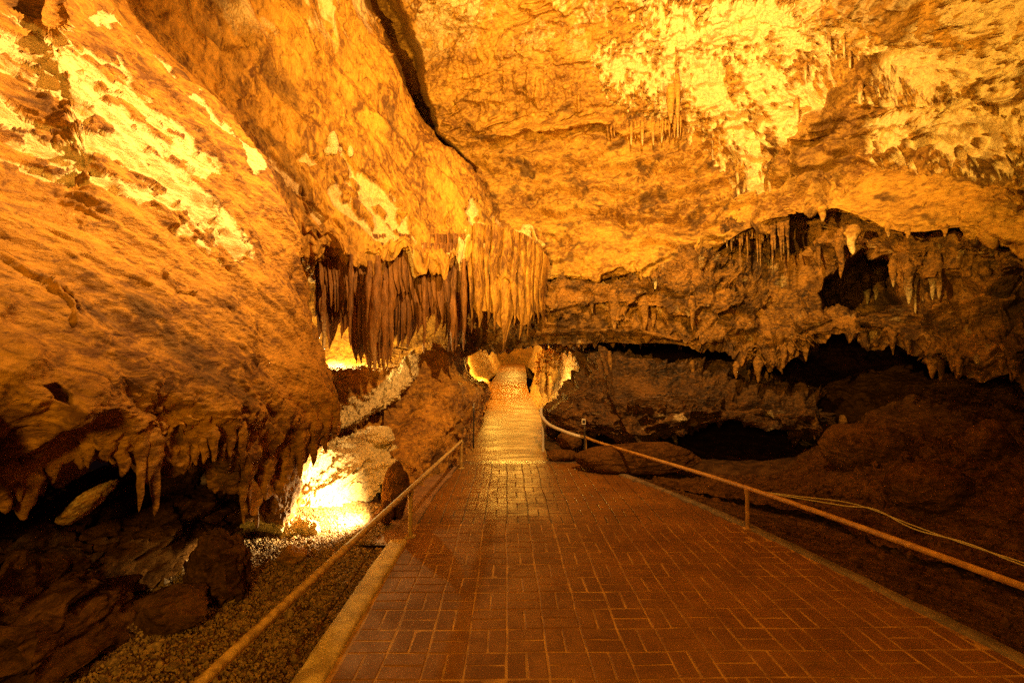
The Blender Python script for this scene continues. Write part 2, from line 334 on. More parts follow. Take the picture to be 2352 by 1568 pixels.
tag(wallA, 'huge bulging ochre rock wall filling the left side, pale streaks of light-catching crust down its upper face and teeth below', 'rock wall')

# ---- flowstone slope behind it -------------------------------------
flowB = W(1100, 560, 8.3) - W(780, 60, 7.9)
tab = [(-900, [(-100, 5.5), (150, 5.7), (400, 6.0), (600, 6.2), (700, 6.6), (740, 7.2), (730, 9)]),
       (-250, [(0, 5.3), (200, 5.6), (450, 6.1), (620, 6.6), (740, 7.2), (800, 8.0), (790, 9.6)]),
       (0, [(100, 5.2), (260, 5.4), (480, 6.2), (640, 6.9), (760, 7.5), (838, 8.3), (850, 9.8)]),
       (150, [(200, 5.2), (360, 5.5), (540, 6.3), (700, 7.0), (820, 7.7), (905, 8.4), (915, 9.8)]),
       (280, [(300, 5.3), (440, 5.6), (600, 6.3), (740, 7.0), (880, 7.8), (965, 8.5), (975, 9.8)]),
       (390, [(400, 5.6), (540, 5.8), (680, 6.4), (800, 7.1), (940, 7.8), (1075, 8.5), (1085, 9.8)]),
       (480, [(450, 6.0), (600, 6.1), (720, 6.5), (850, 7.1), (1000, 7.9), (1108, 8.5), (1125, 9.8)]),
       (560, [(500, 6.4), (640, 6.4), (740, 6.6), (880, 7.1), (1040, 7.8), (1190, 8.4), (1235, 9.6)]),
       (606, [(500, 6.6), (650, 6.6), (745, 6.7), (900, 7.1), (1060, 7.75), (1215, 8.35), (1262, 9.6)]),
       (612, [(500, 7.0), (650, 7.0), (745, 7.1), (900, 7.5), (1060, 8.1), (1215, 8.7), (1262, 9.8)]),
       (560, [(500, 8.0), (650, 8.0), (745, 8.2), (900, 8.4), (1060, 8.8), (1215, 9.2), (1262, 10.)])]
rows = [[W(u, v, Y) for u, Y in cs] for v, cs in tab]
KNOBS = [([(632, 345), (650, 390), (690, 440), (720, 470), (745, 500)], 26), ([(700, 350), (745, 365), (780, 410), (810, 470)], 22), ([(812, 400), (850, 440), (885, 490), (925, 545)], 34), ([(780, 430), (850, 500), (900, 560)], 26),
         ([(790, 330), (830, 390), (870, 450)], 16), ([(850, 400), (900, 450), (935, 520), (960, 590)], 30), ([(1090, 470), (1110, 540), (1125, 620)], 30), ([(1140, 500), (1180, 560), (1215, 630)], 32), ([(1040, 560), (1060, 610)], 20)]
def fnB(P, U, V):
    q = aniso(P, flowB, 3.0); q2 = aniso(P, flowB, 2.0); wob = fbm(P * 1.6, 3, 63) * 20; wob2 = fbm(P * 6, 3, 68)
    d = .22 * fbm(P * .75, 3, 51) + .09 * fbm(q * 1.8, 4, 52) + .05 * (np.abs(fbm(q * 4.2, 4, 54)) - .2) + .022 * (np.abs(fbm(q * 11, 3, 56)) - .2) + .016 * fbm(q * 16, 3, 57, ridge=True)
    paleness = .12 * sm(U, 500, 760) * sm(V, 420, 60)
    paleness = paleness + .5 * sm(V, 170, 20) * sm(U, 380, 560) * sm(fbm(q * 2, 3, 77) + .4 * fbm(q * 9, 3, 78), -.3, .15)
    band = np.full(U.shape, -1.)
    for L, wd_ in KNOBS:
        dd, par = linedist(U + wob * .6, V + wob * .6, L); band = np.maximum(band, 1 - dd / wd_)
    f1 = fbm(q * 3.2, 4, 81); km = sm(band * 1.2 - .42 + 1.1 * f1 + .9 * fbm(q2 * 9, 3, 82), -.08, .22) * sm(band, -.1, .2)
    d = d + km * (.12 + .12 * (.62 - worley(q2 * 4.5, 15)) + .04 * (.6 - worley(P * 9, 18))); paleness = np.maximum(paleness, .55 * km)
    dd, par = linedist(U + wob * .4, V + wob * .3, [(740, 130), (790, 190), (840, 250), (900, 300), (945, 345)])
    d = d - .16 * sm(dd, 20, 4) + .10 * sm(linedist(U, V, [(770, 110), (830, 180), (890, 250), (950, 330)])[0], 30, 8)
    dd, par = linedist(U + wob * .5, V + wob * .5, [(560, 0), (585, 80), (600, 110)]); d = d - .22 * sm(dd, 34, 4)
    dd, par = linedist(U + wob * .5, V, [(400, 40), (500, 110), (560, 130)]); d = d - .12 * sm(dd, 34, 6)
    d = d + .07 * sm(V, 440, 580) * (np.abs(fbm(P * np.array((5, 5, 1.0)), 3, 71)) - .2) * 2
    d = d - .10 * (np.exp(-((U - 700) ** 2 + (V - 290) ** 2) / 20 ** 2) + np.exp(-((U - 565) ** 2 + (V - 218) ** 2) / 9 ** 2) + np.exp(-((U - 690) ** 2 + (V - 420) ** 2) / 12 ** 2))
    st = .55 * sm(fbm(q * 2.4, 4, 80) + .3 * fbm(q * 9, 3, 85), .13, .40) * (1 - np.clip(paleness * 1.4, 0, 1))
    q5 = aniso(P, flowB, 6.0); d = d + .16 * fbm(q5 * 1.0, 3, 93, ridge=True) + .06 * fbm(q5 * 2.8, 3, 94, ridge=True)
    d = d + .12 * (np.abs(fbm(q * 1.2, 3, 86)) - .15) * 1.3 - .07 * cracks(q, 1.1, 87) - .03 * cracks(q, 3.5, 88, .05)
    drop = sm(V, 480, 600) * (.45 * sm(fbm(P * np.array((1.3, 1.3, .2)), 3, 46), -.3, .4) + .25 * sm(fbm(P * np.array((4.5, 4.5, .2)), 2, 47), -.2, .4) - .25)
    return d, np.clip(paleness, 0, 1), st, 0 * d, drop
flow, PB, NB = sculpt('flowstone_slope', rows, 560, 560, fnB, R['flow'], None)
tag(flow, 'golden flowstone slope falling from the cave top, with a hanging drapery fringe', 'flowstone')
for (u, v, L, r_) in ((768, 352, .36, .085), (808, 358, .16, .05), (757, 356, .13, .06), (782, 352, .11, .05)):
    i = np.unravel_index(np.argmin((proj(PB)[0] - u) ** 2 + (proj(PB)[1] - v) ** 2), PB.shape[:2]); b = PB[i]
    k = boulder('knob', b + np.array((0, -.06, L * .32)), (r_, r_, L * .55), R['pale'], flow, seed=int(u), rough=.14, n=26, paleness=1.0)

# ---- drapery below the flowstone -----------------------------------
def curtain(name, top, bottoms, mat, parent, ncol, seed, nu=560, nv=70, depth=.11, thick=.22):
    g = np.random.default_rng(seed)
    top = cr(np.array(top, float), nu, 0); bot = cr(np.array(bottoms, float), nu, 0)
    gaps = g.uniform(.45, 1.7, ncol); edge = np.concatenate([[0], np.cumsum(gaps)]) / gaps.sum(); s = np.linspace(0, 1, nu)
    k = np.clip(np.searchsorted(edge, s, side='right') - 1, 0, ncol - 1); cen = (edge[1:] + edge[:-1]) / 2; half = (edge[1:] - edge[:-1]) / 2
    x = np.clip(np.abs(s - cen[k]) / half[k], 0, 1); big = half[k] * ncol * 2
    prof = np.sqrt(np.clip(1 - x ** 2.2, 0, 1)); low = np.interp(s, np.linspace(0, 1, ncol // 3 + 2), g.uniform(.78, 1.0, ncol // 3 + 2))
    ln = low * g.uniform(.72, 1.08, ncol)[k] * (1 - .14 * x ** 1.5)
    dpt = g.uniform(.4, 1.0, ncol)[k] * depth * (.5 + .6 * big)
    T = np.concatenate([np.linspace(0, 1, nv), np.linspace(1, 0, nv // 3)[1:]]); back = np.arange(len(T)) >= nv
    t = T[:, None] * ln[None]; P = top[None] + (bot - top)[None] * t[..., None]
    # taper each fold toward its tip
    ax = np.interp(cen, s, top[:, 0])[k]; ay = np.interp(cen, s, top[:, 1])[k]
    tp = (sm(T, .72, 1.0) * .75)[:, None]
    P[..., 0] += (ax[None] - top[None, :, 0]) * tp; P[..., 1] += (ay[None] - top[None, :, 1]) * tp
    P[..., 0] += .035 * fbm(P * np.array((2, 2, 1.6)), 2, seed + 30) + .02 * np.sin(P[..., 2] * 5 + 3 * s[None]); nrm = np.array((-.25, -1, 0)); off = (prof * dpt)[None] * (1 - .35 * tp) * (1 - .5 * sm(T, .8, 1))[:, None]
    off = np.where(back[:, None], -thick * sm(1 - T, 0, .2)[:, None], off)
    n = fbm(P * np.array((7, 7, .9)), 3, seed) * .03 + fbm(P * 6, 3, seed + 4) * .018
    P = P + nrm * (off + n)[..., None]
    paleness = .2 * sm(T[:, None] + .12 * fbm(P * 3, 2), .72, 1.0) * np.ones(nu)[None]
    return mk(name, P, quads(len(T), nu), mat, parent, {'calcite_and_light': paleness, 'stain_and_shade': .5 * sm(fbm(P * np.array((6, 6, .8)), 3, seed + 9), .1, .4)})
curtain('drapery', [W(u, 540, Y + .38) for u, Y in ((722, 6.85), (760, 6.85), (830, 7.0), (900, 7.25), (960, 7.45), (1020, 7.65), (1085, 7.9))],
        [W(728, 800, 7.2), W(790, 830, 7.2), W(850, 872, 7.3), W(905, 830, 7.5), W(965, 822, 7.7), W(1020, 822, 7.9), W(1085, 822, 8.1)], R['drape'], flow, 37, 3, nu=960, nv=110)
curtain('drapery', [W(u, 560, Y + .12) for u, Y in ((735, 7.0), (780, 7.0), (840, 7.15), (900, 7.35), (960, 7.6), (1010, 7.8), (1070, 8.0))],
        [W(u, v, Y + .05) for u, v, Y in ((735, 700, 7.0), (780, 735, 7.0), (840, 700, 7.15), (900, 760, 7.35), (960, 700, 7.6), (1010, 775, 7.8), (1070, 770, 8.0))], R['drape'], flow, 31, 13, nu=800, nv=80, depth=.09)
curtain('drapery', [W(1075, 520, 8.05), W(1120, 520, 8.15), W(1170, 530, 8.22), W(1215, 545, 8.3), W(1255, 590, 8.62)],
        [W(1080, 850, 7.95), W(1120, 815, 8.05), W(1160, 855, 8.15), W(1210, 840, 8.25), W(1250, 790, 8.6)], R['flow'], flow, 11, 8, nu=460, nv=140, depth=.17)
for (u, v0, v1, wd_, Y, c) in ((848, 660, 835, 20, 6.9, .5), (860, 690, 855, 26, 6.85, .55), (884, 700, 858, 22, 6.95, .45), (898, 690, 835, 16, 7.0, .3), (868, 640, 790, 22, 6.9, .5), (806, 640, 800, 14, 6.85, .3),
                          (975, 700, 815, 12, 7.4, .4), (1040, 700, 812, 18, 7.6, .4), (1066, 650, 808, 16, 7.75, .35), (744, 700, 830, 13, 6.85, .8)):
    a = W(u, v0, Y); b = W(u, v1, Y); stalactite(a, a[2] - b[2], wd_ / F * Y * .5, R['drape'], flow, paleness=c * .6, rings=30, flute=.35, flare=1.0)

# ---- big vaulted ceiling --------------------------------------------
U_ = [640, 800, 960, 1090, 1250, 1420, 1580, 1750, 1900, 2060, 2220, 2370, 2800]
tab = [([w(x, -3.5, z) for x, z in zip(np.linspace(-3.6, 5.5, 13), [6.5, 7, 7.4, 7.7, 8, 8, 8, 7.8, 7.4, 6.9, 6.2, 5.2, 3.5])]),
       ([w(x, 1.0, z) for x, z in zip(np.linspace(-3.8, 6.2, 13), [6.8, 7.4, 7.8, 8.1, 8.4, 8.4, 8.3, 8.1, 7.6, 7.0, 6.3, 5.4, 3.8])]),
       (-420, [6.2, 6.0, 5.8, 5.6, 5.4, 5.2, 5.0, 4.8, 4.6, 4.4, 4.1, 3.8, 3.2]),
       (-150, [8.4, 8.0, 7.7, 7.4, 7.1, 6.9, 6.6, 6.3, 5.9, 5.4, 4.9, 4.5, 3.8]),
       (0, [9.2, 9.0, 8.7, 8.3, 8.0, 7.7, 7.4, 7.0, 6.5, 5.9, 5.3, 4.8, 4.0]),
       (130, [9.8, 9.5, 9.2, 8.8, 8.5, 8.2, 7.9, 7.4, 6.8, 6.2, 5.5, 5.0, 4.2]),
       (240, [10, 9.9, 9.6, 9.3, 8.9, 8.6, 8.2, 7.6, 6.8, 6.1, 5.6, 5.2, 4.3]),
       (330, [10, 10, 9.9, 9.7, 9.3, 8.9, 8.4, 7.7, 7.0, 6.3, 5.7, 5.2, 4.4]),
       (420, [10, 10, 9.9, 9.6, 9.2, 8.8, 8.3, 7.7, 7.0, 6.2, 5.6, 5.15, 4.4])]
rows = [r if isinstance(r, list) else [W(u, r[0], Y) for u, Y in zip(U_, r[1])] for r in tab]
rows.append([W(u, v, Y) for u, v, Y in zip(U_, [560, 560, 560, 560, 540, 520, 500, 470, 455, 480, 480, 490, 500], [10, 10, 9.9, 9.5, 9.0, 8.6, 8.1, 7.55, 6.8, 6.0, 5.4, 4.95, 4.3])])
rows.append([W(u, v, Y) for u, v, Y in zip(U_, [660, 660, 660, 650, 640, 620, 610, 515, 480, 530, 528, 555, 560], [10, 10, 9.9, 9.4, 9.0, 8.4, 8.0, 7.45, 6.7, 5.8, 5.3, 4.85, 4.3])])
rows.append([W(u, v, Y) for u, v, Y in zip(U_, [660, 660, 660, 655, 642, 620, 606, 512, 488, 528, 522, 545, 550], [10.4, 10.4, 10.3, 9.7, 9.5, 9.2, 8.8, 8.4, 7.6, 6.7, 6.2, 5.6, 5.0])])
BR = [[(1640, 60), (1720, 130), (1800, 200), (1850, 250), (1800, 300)], [(1700, 0), (1800, 60), (1880, 120)], [(2060, 150), (2180, 160), (2352, 140), (2352, 10), (2200, 20)],
      [(2040, 270), (2150, 290), (2300, 290)], [(1450, 150), (1600, 200), (1720, 300), (1740, 360)], [(1540, 40), (1620, 160)]]
def fnC(P, U, V):
    wob = fbm(P * 1.1, 3, 103) * 34; wob2 = fbm(P * 4, 3, 108)
    right = sm(U + wob, 1520, 1780) * sm(V + wob, 470, 330)
    d = .30 * fbm(P * .55, 3, 91) + .12 * fbm(P * 1.3 * np.array((1, 1, 1.8)), 4, 92) + .035 * fbm(P * 4 * np.array((1, 1, 1.6)), 4, 94, ridge=True) + .012 * fbm(P * 12, 3, 96)
    qh = aniso(P, (1, -.35, .22), 2.6); d = d + .20 * (np.abs(fbm(qh * 1.5, 4, 98)) - .15) * 1.4 - .20 * cracks(qh, .9, 100, .05) - .10 * cracks(qh, 2.6, 101, .06) + .05 * fbm(qh * 5, 3, 107, ridge=True) + .03 * (np.abs(fbm(P * 7, 3, 102)) - .2)
    # drip flutes on the mid wall
    fl = sm(V, 60, 150) * sm(V, 300, 260) * sm(U, 1020, 1100)
    d = d + .09 * fl * fbm(P * np.array((6, 3, 1.2)), 4, 97, ridge=True)
    # bedding ledges
    lay = P[..., 2] + .25 * fbm(P * .8, 3, 99) + .12 * P[..., 0]
    lf = (lay * 1.9 + .5 * fbm(P * 2, 3, 104)) % 1; d = d + .24 * np.where(lf < .85, lf / .85, (1 - lf) / .15) * (.35 + .65 * sm(V, 200, 320)) * sm(fbm(P * .7, 2, 105), -.4, .1)
    slab = sm(sdpoly(U + wob2 * 10, V + wob2 * 6, [(1885, 475), (2000, 405), (2080, 385), (2230, 400), (2352, 470), (2420, 560), (2200, 545), (1960, 545)]), -12, 12)
    d = d * (1 - .72 * slab)
    # popcorn crust on the right
    pc = np.full(U.shape, -1.)
    for L in BR:
        dd, par = linedist(U + wob * 1.4, V + wob, L); pc = np.maximum(pc, 1 - dd / 105)
    gap = sdpoly(U + wob * .4 + wob2 * 18, V + wob2 * 14, [(2110, -40), (2075, 95), (1995, 140), (1930, 215), (1895, 250), (1830, 310), (1765, 395), (1800, 440), (1890, 480), (2000, 260), (1940, 250), (2060, 90), (1980, 60), (1900, -40)])  # wedge where a cast shadow falls: set back, crust left off
    shade_m = sm(gap, -10, 14); v3 = np.array((3.4, 3.4, 2.1))
    f1 = fbm(P * v3 * (1.0), 4, 121) * .7 + .5 * fbm(P * v3 * 2.4, 3, 127); f2 = fbm(P * v3 * 4.6, 3, 124)
    pcm = sm(pc * 1.2 - .36 + f1 * 1.7 + f2 * 1.5, -.06, .14) * (1 - shade_m) * sm(pc, -.15, .1)
    w1 = worley(P * np.array((9, 9, 6.5)), 16)
    d = d - .26 * shade_m - .07 * sm(pc, 0, .4) * (1 - pcm)
    d = d + pcm * (.06 + .10 * fbm(P * v3, 4, 122, ridge=True) + .12 * (.6 - w1) + .06 * (.55 - worley(P * 19, 17))) + .03 * sm(pc, 0, .3) * f2
    paleness = pcm * .9
    topw = sm(V + wob, 360, 0) * sm(U, 860, 960); paleness = np.maximum(paleness, topw * .55 * sm(fbm(P * 1.8, 4, 130) + .5 * f2, -.35, .2))
    d = d + .05 * topw * (np.abs(fbm(P * np.array((4, 4, 1.8)), 4, 131)) - .25) + (.035 - .02 * sm(V, 300, 430)) * 1.5 * (np.abs(fbm(P * 7, 3, 133)) - .2) * (1 - .8 * slab)
    dd, par = linedist(U + wob * .3, V, [(850, -60), (898, 60), (945, 185), (990, 320), (1075, 385)]); push = 2.0 * sm(dd, 46 - 26 * par, 14 - 9 * par)
    # shelves and cracks
    for L, wd_, dp in (([(1000, 300), (1060, 330), (1150, 310), (1280, 290), (1400, 280)], 12, .22), ([(1085, 350), (1180, 380), (1330, 370), (1480, 300)], 8, .16),
                       ([(1100, 395), (1260, 405), (1500, 360), (1700, 330)], 5, .09), ([(1340, 630), (1420, 610), (1480, 615), (1560, 570)], 5, .10), ([(1440, 570), (1500, 565), (1560, 562)], 4, .10),
                       ([(1900, 440), (2000, 400), (2080, 385)], 6, .10), ([(2080, 510), (2200, 500), (2330, 490)], 5, .12), ([(2130, 440), (2210, 425), (2290, 440)], 5, .08), ([(2255, 240), (2352, 225)], 11, .35),
                       ([(1760, 490), (1850, 465), (1960, 430)], 5, .08), ([(980, 190), (1100, 170), (1250, 150), (1400, 130), (1560, 70)], 5, .05), ([(960, 90), (1080, 60), (1200, 70)], 4, .05)):
        dd, par = linedist(U + wob2 * 9, V + wob * .35 + wob2 * 7, L); d = d - dp * sm(dd, wd_, wd_ * .25)
    for (a, b, h_, s_) in ((1085, 30, 34, 5), (1110, 35, 26, 5), (1235, 215, 40, 6), (1160, 190, 30, 4), (1520, 200, 30, 5), (1215, 200, 40, 5), (1330, 230, 24, 4)):
        d = d - .20 * np.exp(-((U + wob2 * 8 - a) / s_) ** 2 - ((V - b) / h_) ** 2)
    st = .7 * sm(fbm(P * np.array((2.2, 2.2, 3.8)), 4, 140) + .4 * fbm(P * np.array((8, 8, 12)), 3, 142), .14, .4) * (1 - np.clip(pcm + .4 * topw, 0, 1)) * sm(V, 120, 300)
    st = np.maximum(st, .35 * shade_m)  # shadow of the wedge painted in as darker rock
    return d, np.clip(paleness, 0, 1), st, push
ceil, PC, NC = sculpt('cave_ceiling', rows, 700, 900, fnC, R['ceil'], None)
tag(ceil, 'vaulted golden rock ceiling with pale knobbly crust toward its right', 'cave ceiling', kind='structure')

# ---- broken band of rock under the ceiling edge ---------------------
U_ = [1040, 1150, 1240, 1360, 1500, 1640, 1740, 1830, 1910, 1990, 2070, 2160, 2260, 2370, 2800]
def rw(vs, ys): return [W(u, v, Y) for u, v, Y in zip(U_, vs, ys)]
rows = [rw([600, 600, 610, 600, 590, 520, 490, 470, 465, 490, 500, 500, 500, 520, 540], [9.8, 9.6, 9.4, 9.2, 8.9, 8.5, 8.3, 8.0, 7.3, 6.8, 6.3, 6.0, 5.7, 5.4, 4.8]),
        rw([650, 650, 640, 625, 620, 575, 560, 550, 550, 570, 570, 560, 560, 600, 600], [9.4, 9.2, 8.95, 8.55, 8.1, 7.95, 8.2, 8.0, 6.95, 6.4, 5.95, 5.65, 5.35, 5.05, 4.5]),
        rw([710, 710, 700, 690, 690, 680, 670, 660, 640, 650, 650, 640, 640, 680, 680], [9.3, 9.1, 8.85, 8.35, 8.0, 7.7, 7.7, 7.7, 7.3, 6.9, 6.1, 5.8, 5.5, 5.2, 4.6]),
        rw([750, 750, 750, 740, 740, 750, 760, 740, 710, 710, 700, 720, 740, 760, 760], [9.3, 9.2, 8.9, 8.6, 8.2, 7.8, 7.5, 7.2, 6.9, 6.6, 6.1, 5.7, 5.4, 5.1, 4.6]),
        rw([790, 790, 785, 780, 785, 790, 820, 805, 755, 770, 775, 810, 830, 830, 830], [9.2, 9.1, 8.9, 8.6, 8.2, 7.8, 7.5, 7.2, 6.9, 6.6, 6.1, 5.6, 5.3, 5.0, 4.6]),
        rw([806, 808, 806, 800, 803, 805, 838, 812, 762, 778, 785, 850, 850, 845, 845], [9.3, 9.2, 9.1, 8.8, 8.4, 8.0, 7.7, 7.4, 7.1, 6.8, 6.3, 5.8, 5.5, 5.2, 4.8]),
        rw([800, 800, 800, 795, 790, 790, 790, 780, 740, 750, 750, 790, 800, 800, 800], [10.2, 10.2, 10.2, 10, 9.6, 9.4, 9.2, 9, 8.6, 8.2, 7.8, 7.4, 7.1, 6.8, 6.4])]
def fnD(P, U, V):
    wob2 = fbm(P * 4, 3, 208); s = sm(U, 1040, 1700) * .5 + .5
    lf = (P[..., 2] * 2.1 + .2 * P[..., 0] + .9 * fbm(P * .9, 3, 197)) % 1
    d = .16 * s * np.where(lf < .8, lf / .8, (1 - lf) / .2) + .38 * fbm(P * 1.0, 4, 191) + .17 * s * fbm(P * 2.4, 4, 192, ridge=True) - .16 * cracks(P, 1.3, 195) - .07 * cracks(P, 3.5, 196, .06) + .06 * fbm(P * np.array((6, 6, 4)), 4, 194, ridge=True) + .06 * (.5 - worley(P * np.array((6, 6, 4.5)), 22)) + .025 * (.5 - worley(P * 15, 23))
    hole = sdpoly(U + wob2 * 10, V + wob2 * 8, [(1880, 640), (1940, 615), (2010, 600), (2040, 660), (2015, 715), (1960, 735), (1985, 750), (1925, 745), (1870, 690)])
    push = 3.0 * sm(hole, -4, 10)
    dd, par = linedist(U, V + wob2 * 6, [(1220, 765), (1340, 760), (1480, 762), (1560, 780)]); d = d - .22 * sm(dd, 9, 2)
    dd, par = linedist(U, V + wob2 * 10, [(2130, 640), (2200, 620), (2260, 650), (2330, 610)]); d = d - .30 * sm(dd, 22, 5)
    dd, par = linedist(U, V + wob2 * 10, [(1950, 720), (2050, 760), (2200, 690), (2330, 680)]); d = d - .20 * sm(dd, 12, 3)
    paleness = .42 * sm(fbm(P * 5, 4, 230), .12, .4)
    drop = sm(V, 740, 800) * sm(U, 1500, 1700) * (.32 * sm(fbm(P * np.array((1.5, 1.5, .3)), 4, 245, .6), -.25, .35) + .05 * sm(fbm(P * np.array((9, 9, .4)), 2, 246), -.2, .4) - .12)
    return d, paleness, .8 * sm(fbm(P * 2.4, 4, 240), .05, .35), push, drop
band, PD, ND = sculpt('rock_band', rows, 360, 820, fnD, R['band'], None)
tag(band, 'jagged brown rock band hanging under the ceiling edge above the dark hollow', 'rock band')

# ---- boulder mass under the band, right of the tunnel ----------------
U_ = [1330, 1300, 1330, 1400, 1500, 1600, 1700, 1800, 1860, 1905, 1880]
rows = [[W(u, v, Y + .45) for u, v, Y in zip([1365, 1350, 1365, 1405, 1500, 1600, 1700, 1800, 1850, 1870, 1800], [800] * 5 + [805, 825, 850, 870, 880, 880], [11, 9.6, 8.9, 8.5, 8.3, 8.2, 8.2, 8.2, 8.2, 8.4, 9.5])],
        [W(u, v, Y + .45) for u, v, Y in zip([1350, 1328, 1345, 1400, 1500, 1600, 1700, 1800, 1860, 1885, 1850], [850, 855, 850, 850, 850, 860, 870, 885, 900, 905, 905], [11, 9.4, 8.6, 8.0, 7.8, 7.7, 7.7, 7.6, 7.6, 7.8, 9.2])],
        [W(u, v, Y + .45) for u, v, Y in zip([1320, 1280, 1310, 1380, 1480, 1590, 1700, 1800, 1870, 1892, 1860], [910, 905, 900, 905, 905, 905, 915, 925, 930, 935, 930], [10.5, 9.0, 8.2, 7.6, 7.3, 7.2, 7.2, 7.1, 7.1, 7.3, 9])],
        [W(u, v, Y + .45) for u, v, Y in zip([1300, 1240, 1285, 1370, 1470, 1590, 1700, 1800, 1870, 1898, 1860], [950, 945, 950, 960, 965, 950, 945, 960, 965, 970, 960], [10.2, 8.9, 8.0, 7.4, 7.1, 7.0, 7.0, 6.9, 6.9, 7.1, 8.8])],
        [W(u, v, Y + .45) for u, v, Y in zip([1310, 1262, 1300, 1380, 1470, 1590, 1700, 1800, 1860, 1890, 1860], [985, 985, 992, 1003, 1013, 988, 970, 980, 990, 985, 985], [10.2, 8.9, 8.0, 7.4, 7.1, 7.0, 7.0, 6.9, 6.9, 7.1, 8.8])],
        [W(u, v, Y + .45) for u, v, Y in zip([1310, 1270, 1310, 1380, 1470, 1590, 1700, 1800, 1860, 1880, 1860], [970, 985, 992, 1003, 1010, 985, 965, 975, 985, 980, 970], [10.4, 9.3, 8.6, 8.0, 7.8, 7.8, 7.9, 7.9, 7.9, 8.1, 9.5])]]
def fnE(P, U, V):
    wob2 = fbm(P * 4, 3, 308); q = aniso(P, (1, -.2, .25), 2.2)
    lf = (P[..., 2] * 2.6 + .25 * P[..., 0] + .7 * fbm(P * 1.1, 3, 297)) % 1
    d = .34 * fbm(P * 1.0, 4, 291) + .16 * fbm(q * 2.4, 4, 292, ridge=True) + .15 * np.where(lf < .8, lf / .8, (1 - lf) / .2) - .26 * cracks(q, 1.4, 295, .06) - .10 * cracks(q, 3.6, 296, .07) + .04 * fbm(q * 7, 4, 294, ridge=True) + .03 * (.5 - worley(P * 8, 23))
    d = d * (.35 + .65 * sm(U, 1270, 1420))
    dd, par = linedist(U + wob2 * 8, V, [(1395, 810), (1400, 900), (1430, 960), (1450, 1000)]); d = d - .16 * sm(dd, 10, 2)
    dd, par = linedist(U, V + wob2 * 10, [(1300, 830), (1500, 835), (1640, 870), (1800, 890)]); d = d - .2 * sm(dd, 20, 4)
    return d, .5 * sm(fbm(q * 4, 4, 330), .05, .4) * sm(V, 850, 960), .7 * sm(fbm(P * 2.6, 4, 340), .1, .35)
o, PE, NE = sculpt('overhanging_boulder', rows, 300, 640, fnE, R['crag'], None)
tag(o, 'large dark boulder overhanging the floor right of the tunnel path', 'boulder')
boulderE = o

# ---- wall behind the lit rocks, left of the tunnel -------------------
rows = [[W(u, v, Y) for u, v, Y in ((860, 790, 9.4), (930, 790, 9.2), (990, 790, 9.0), (1040, 790, 9.0), (1066, 795, 9.2), (1075, 800, 10.5), (1070, 800, 12))],
        [W(u, v, Y) for u, v, Y in ((860, 850, 8.6), (935, 850, 8.4), (990, 850, 8.4), (1040, 845, 8.6), (1072, 860, 9.3), (1085, 865, 10.5), (1080, 865, 12))],
        [W(u, v, Y) for u, v, Y in ((880, 920, 7.6), (945, 920, 7.6), (1000, 910, 7.7), (1060, 900, 8.1), (1112, 905, 9.2), (1118, 890, 10.5), (1118, 870, 13))],
        [W(u, v, Y) for u, v, Y in ((880, 990, 6.8), (940, 990, 6.8), (1000, 985, 7.1), (1055, 980, 7.7), (1088, 975, 9.1), (1110, 940, 10), (1126, 880, 14))],
        [W(u, v, Y) for u, v, Y in ((880, 1060, 6.1), (925, 1060, 6.2), (985, 1040, 6.7), (1030, 1030, 7.3), (1068, 1010, 8.3), (1100, 965, 10), (1130, 890, 14))],
        [W(u, v, Y) for u, v, Y in ((880, 1150, 5.6), (925, 1140, 5.8), (975, 1100, 6.4), (1020, 1080, 7.1), (1066, 1045, 8.2), (1098, 990, 10), (1128, 905, 14))],
        [W(u, v, Y) for u, v, Y in ((880, 1220, 5.4), (930, 1190, 5.7), (985, 1130, 6.3), (1025, 1105, 7.0), (1068, 1070, 8.0), (1098, 1010, 10), (1128, 925, 14))]]
def fnI(P, U, V):
    q = aniso(P, W(1100, 1000, 8) - W(950, 850, 8.4), 3.0)
    d = -.08 * cracks(q, 1.6, 395, .06) - .02 * cracks(q, 4.5, 396, .08) + .22 * fbm(P * 1.3, 4, 391) + .06 * fbm(q * 2.2, 3, 392, ridge=True) + .018 * fbm(q * 8, 3, 394, ridge=True) + .010 * (.5 - worley(P * 9, 33))
    return d, .25 * sm(fbm(P * 5, 3, 400), 0, .4), .6 * sm(fbm(q * 3, 4, 440), .08, .35)
o, _, _ = sculpt('tunnel_side_rock', rows, 260, 300, fnI, R['wall'], None)
tag(o, 'rough brown rock face left of the tunnel path behind the left handrail', 'rock')

# ---- the lit rocks beside the lamp -----------------------------------
rows = [[W(u, v, Y) for u, v, Y in ((650, 1040, 6.6), (720, 1010, 6.6), (800, 985, 6.7), (860, 975, 6.7), (905, 1000, 6.7), (915, 1020, 7.2))],
        [W(u, v, Y) for u, v, Y in ((640, 1070, 6.0), (720, 1045, 5.9), (800, 1010, 6.1), (860, 1000, 6.3), (912, 1040, 6.3), (920, 1045, 7.0))],
        [W(u, v, Y) for u, v, Y in ((630, 1110, 5.6), (710, 1090, 5.5), (790, 1060, 5.75), (850, 1050, 5.95), (908, 1080, 6.0), (915, 1085, 6.8))],
        [W(u, v, Y) for u, v, Y in ((620, 1150, 5.3), (700, 1140, 5.2), (780, 1120, 5.5), (840, 1110, 5.75), (885, 1120, 5.85), (890, 1130, 6.6))],
        [W(u, v, Y) for u, v, Y in ((600, 1190, 5.05), (690, 1190, 4.95), (770, 1180, 5.2), (830, 1170, 5.5), (862, 1170, 5.7), (870, 1180, 6.4))],
        [W(u, v, Y) for u, v, Y in ((590, 1235, 4.7), (680, 1235, 4.65), (760, 1225, 4.8), (820, 1215, 5.1), (860, 1210, 5.4), (866, 1215, 6.2))]]
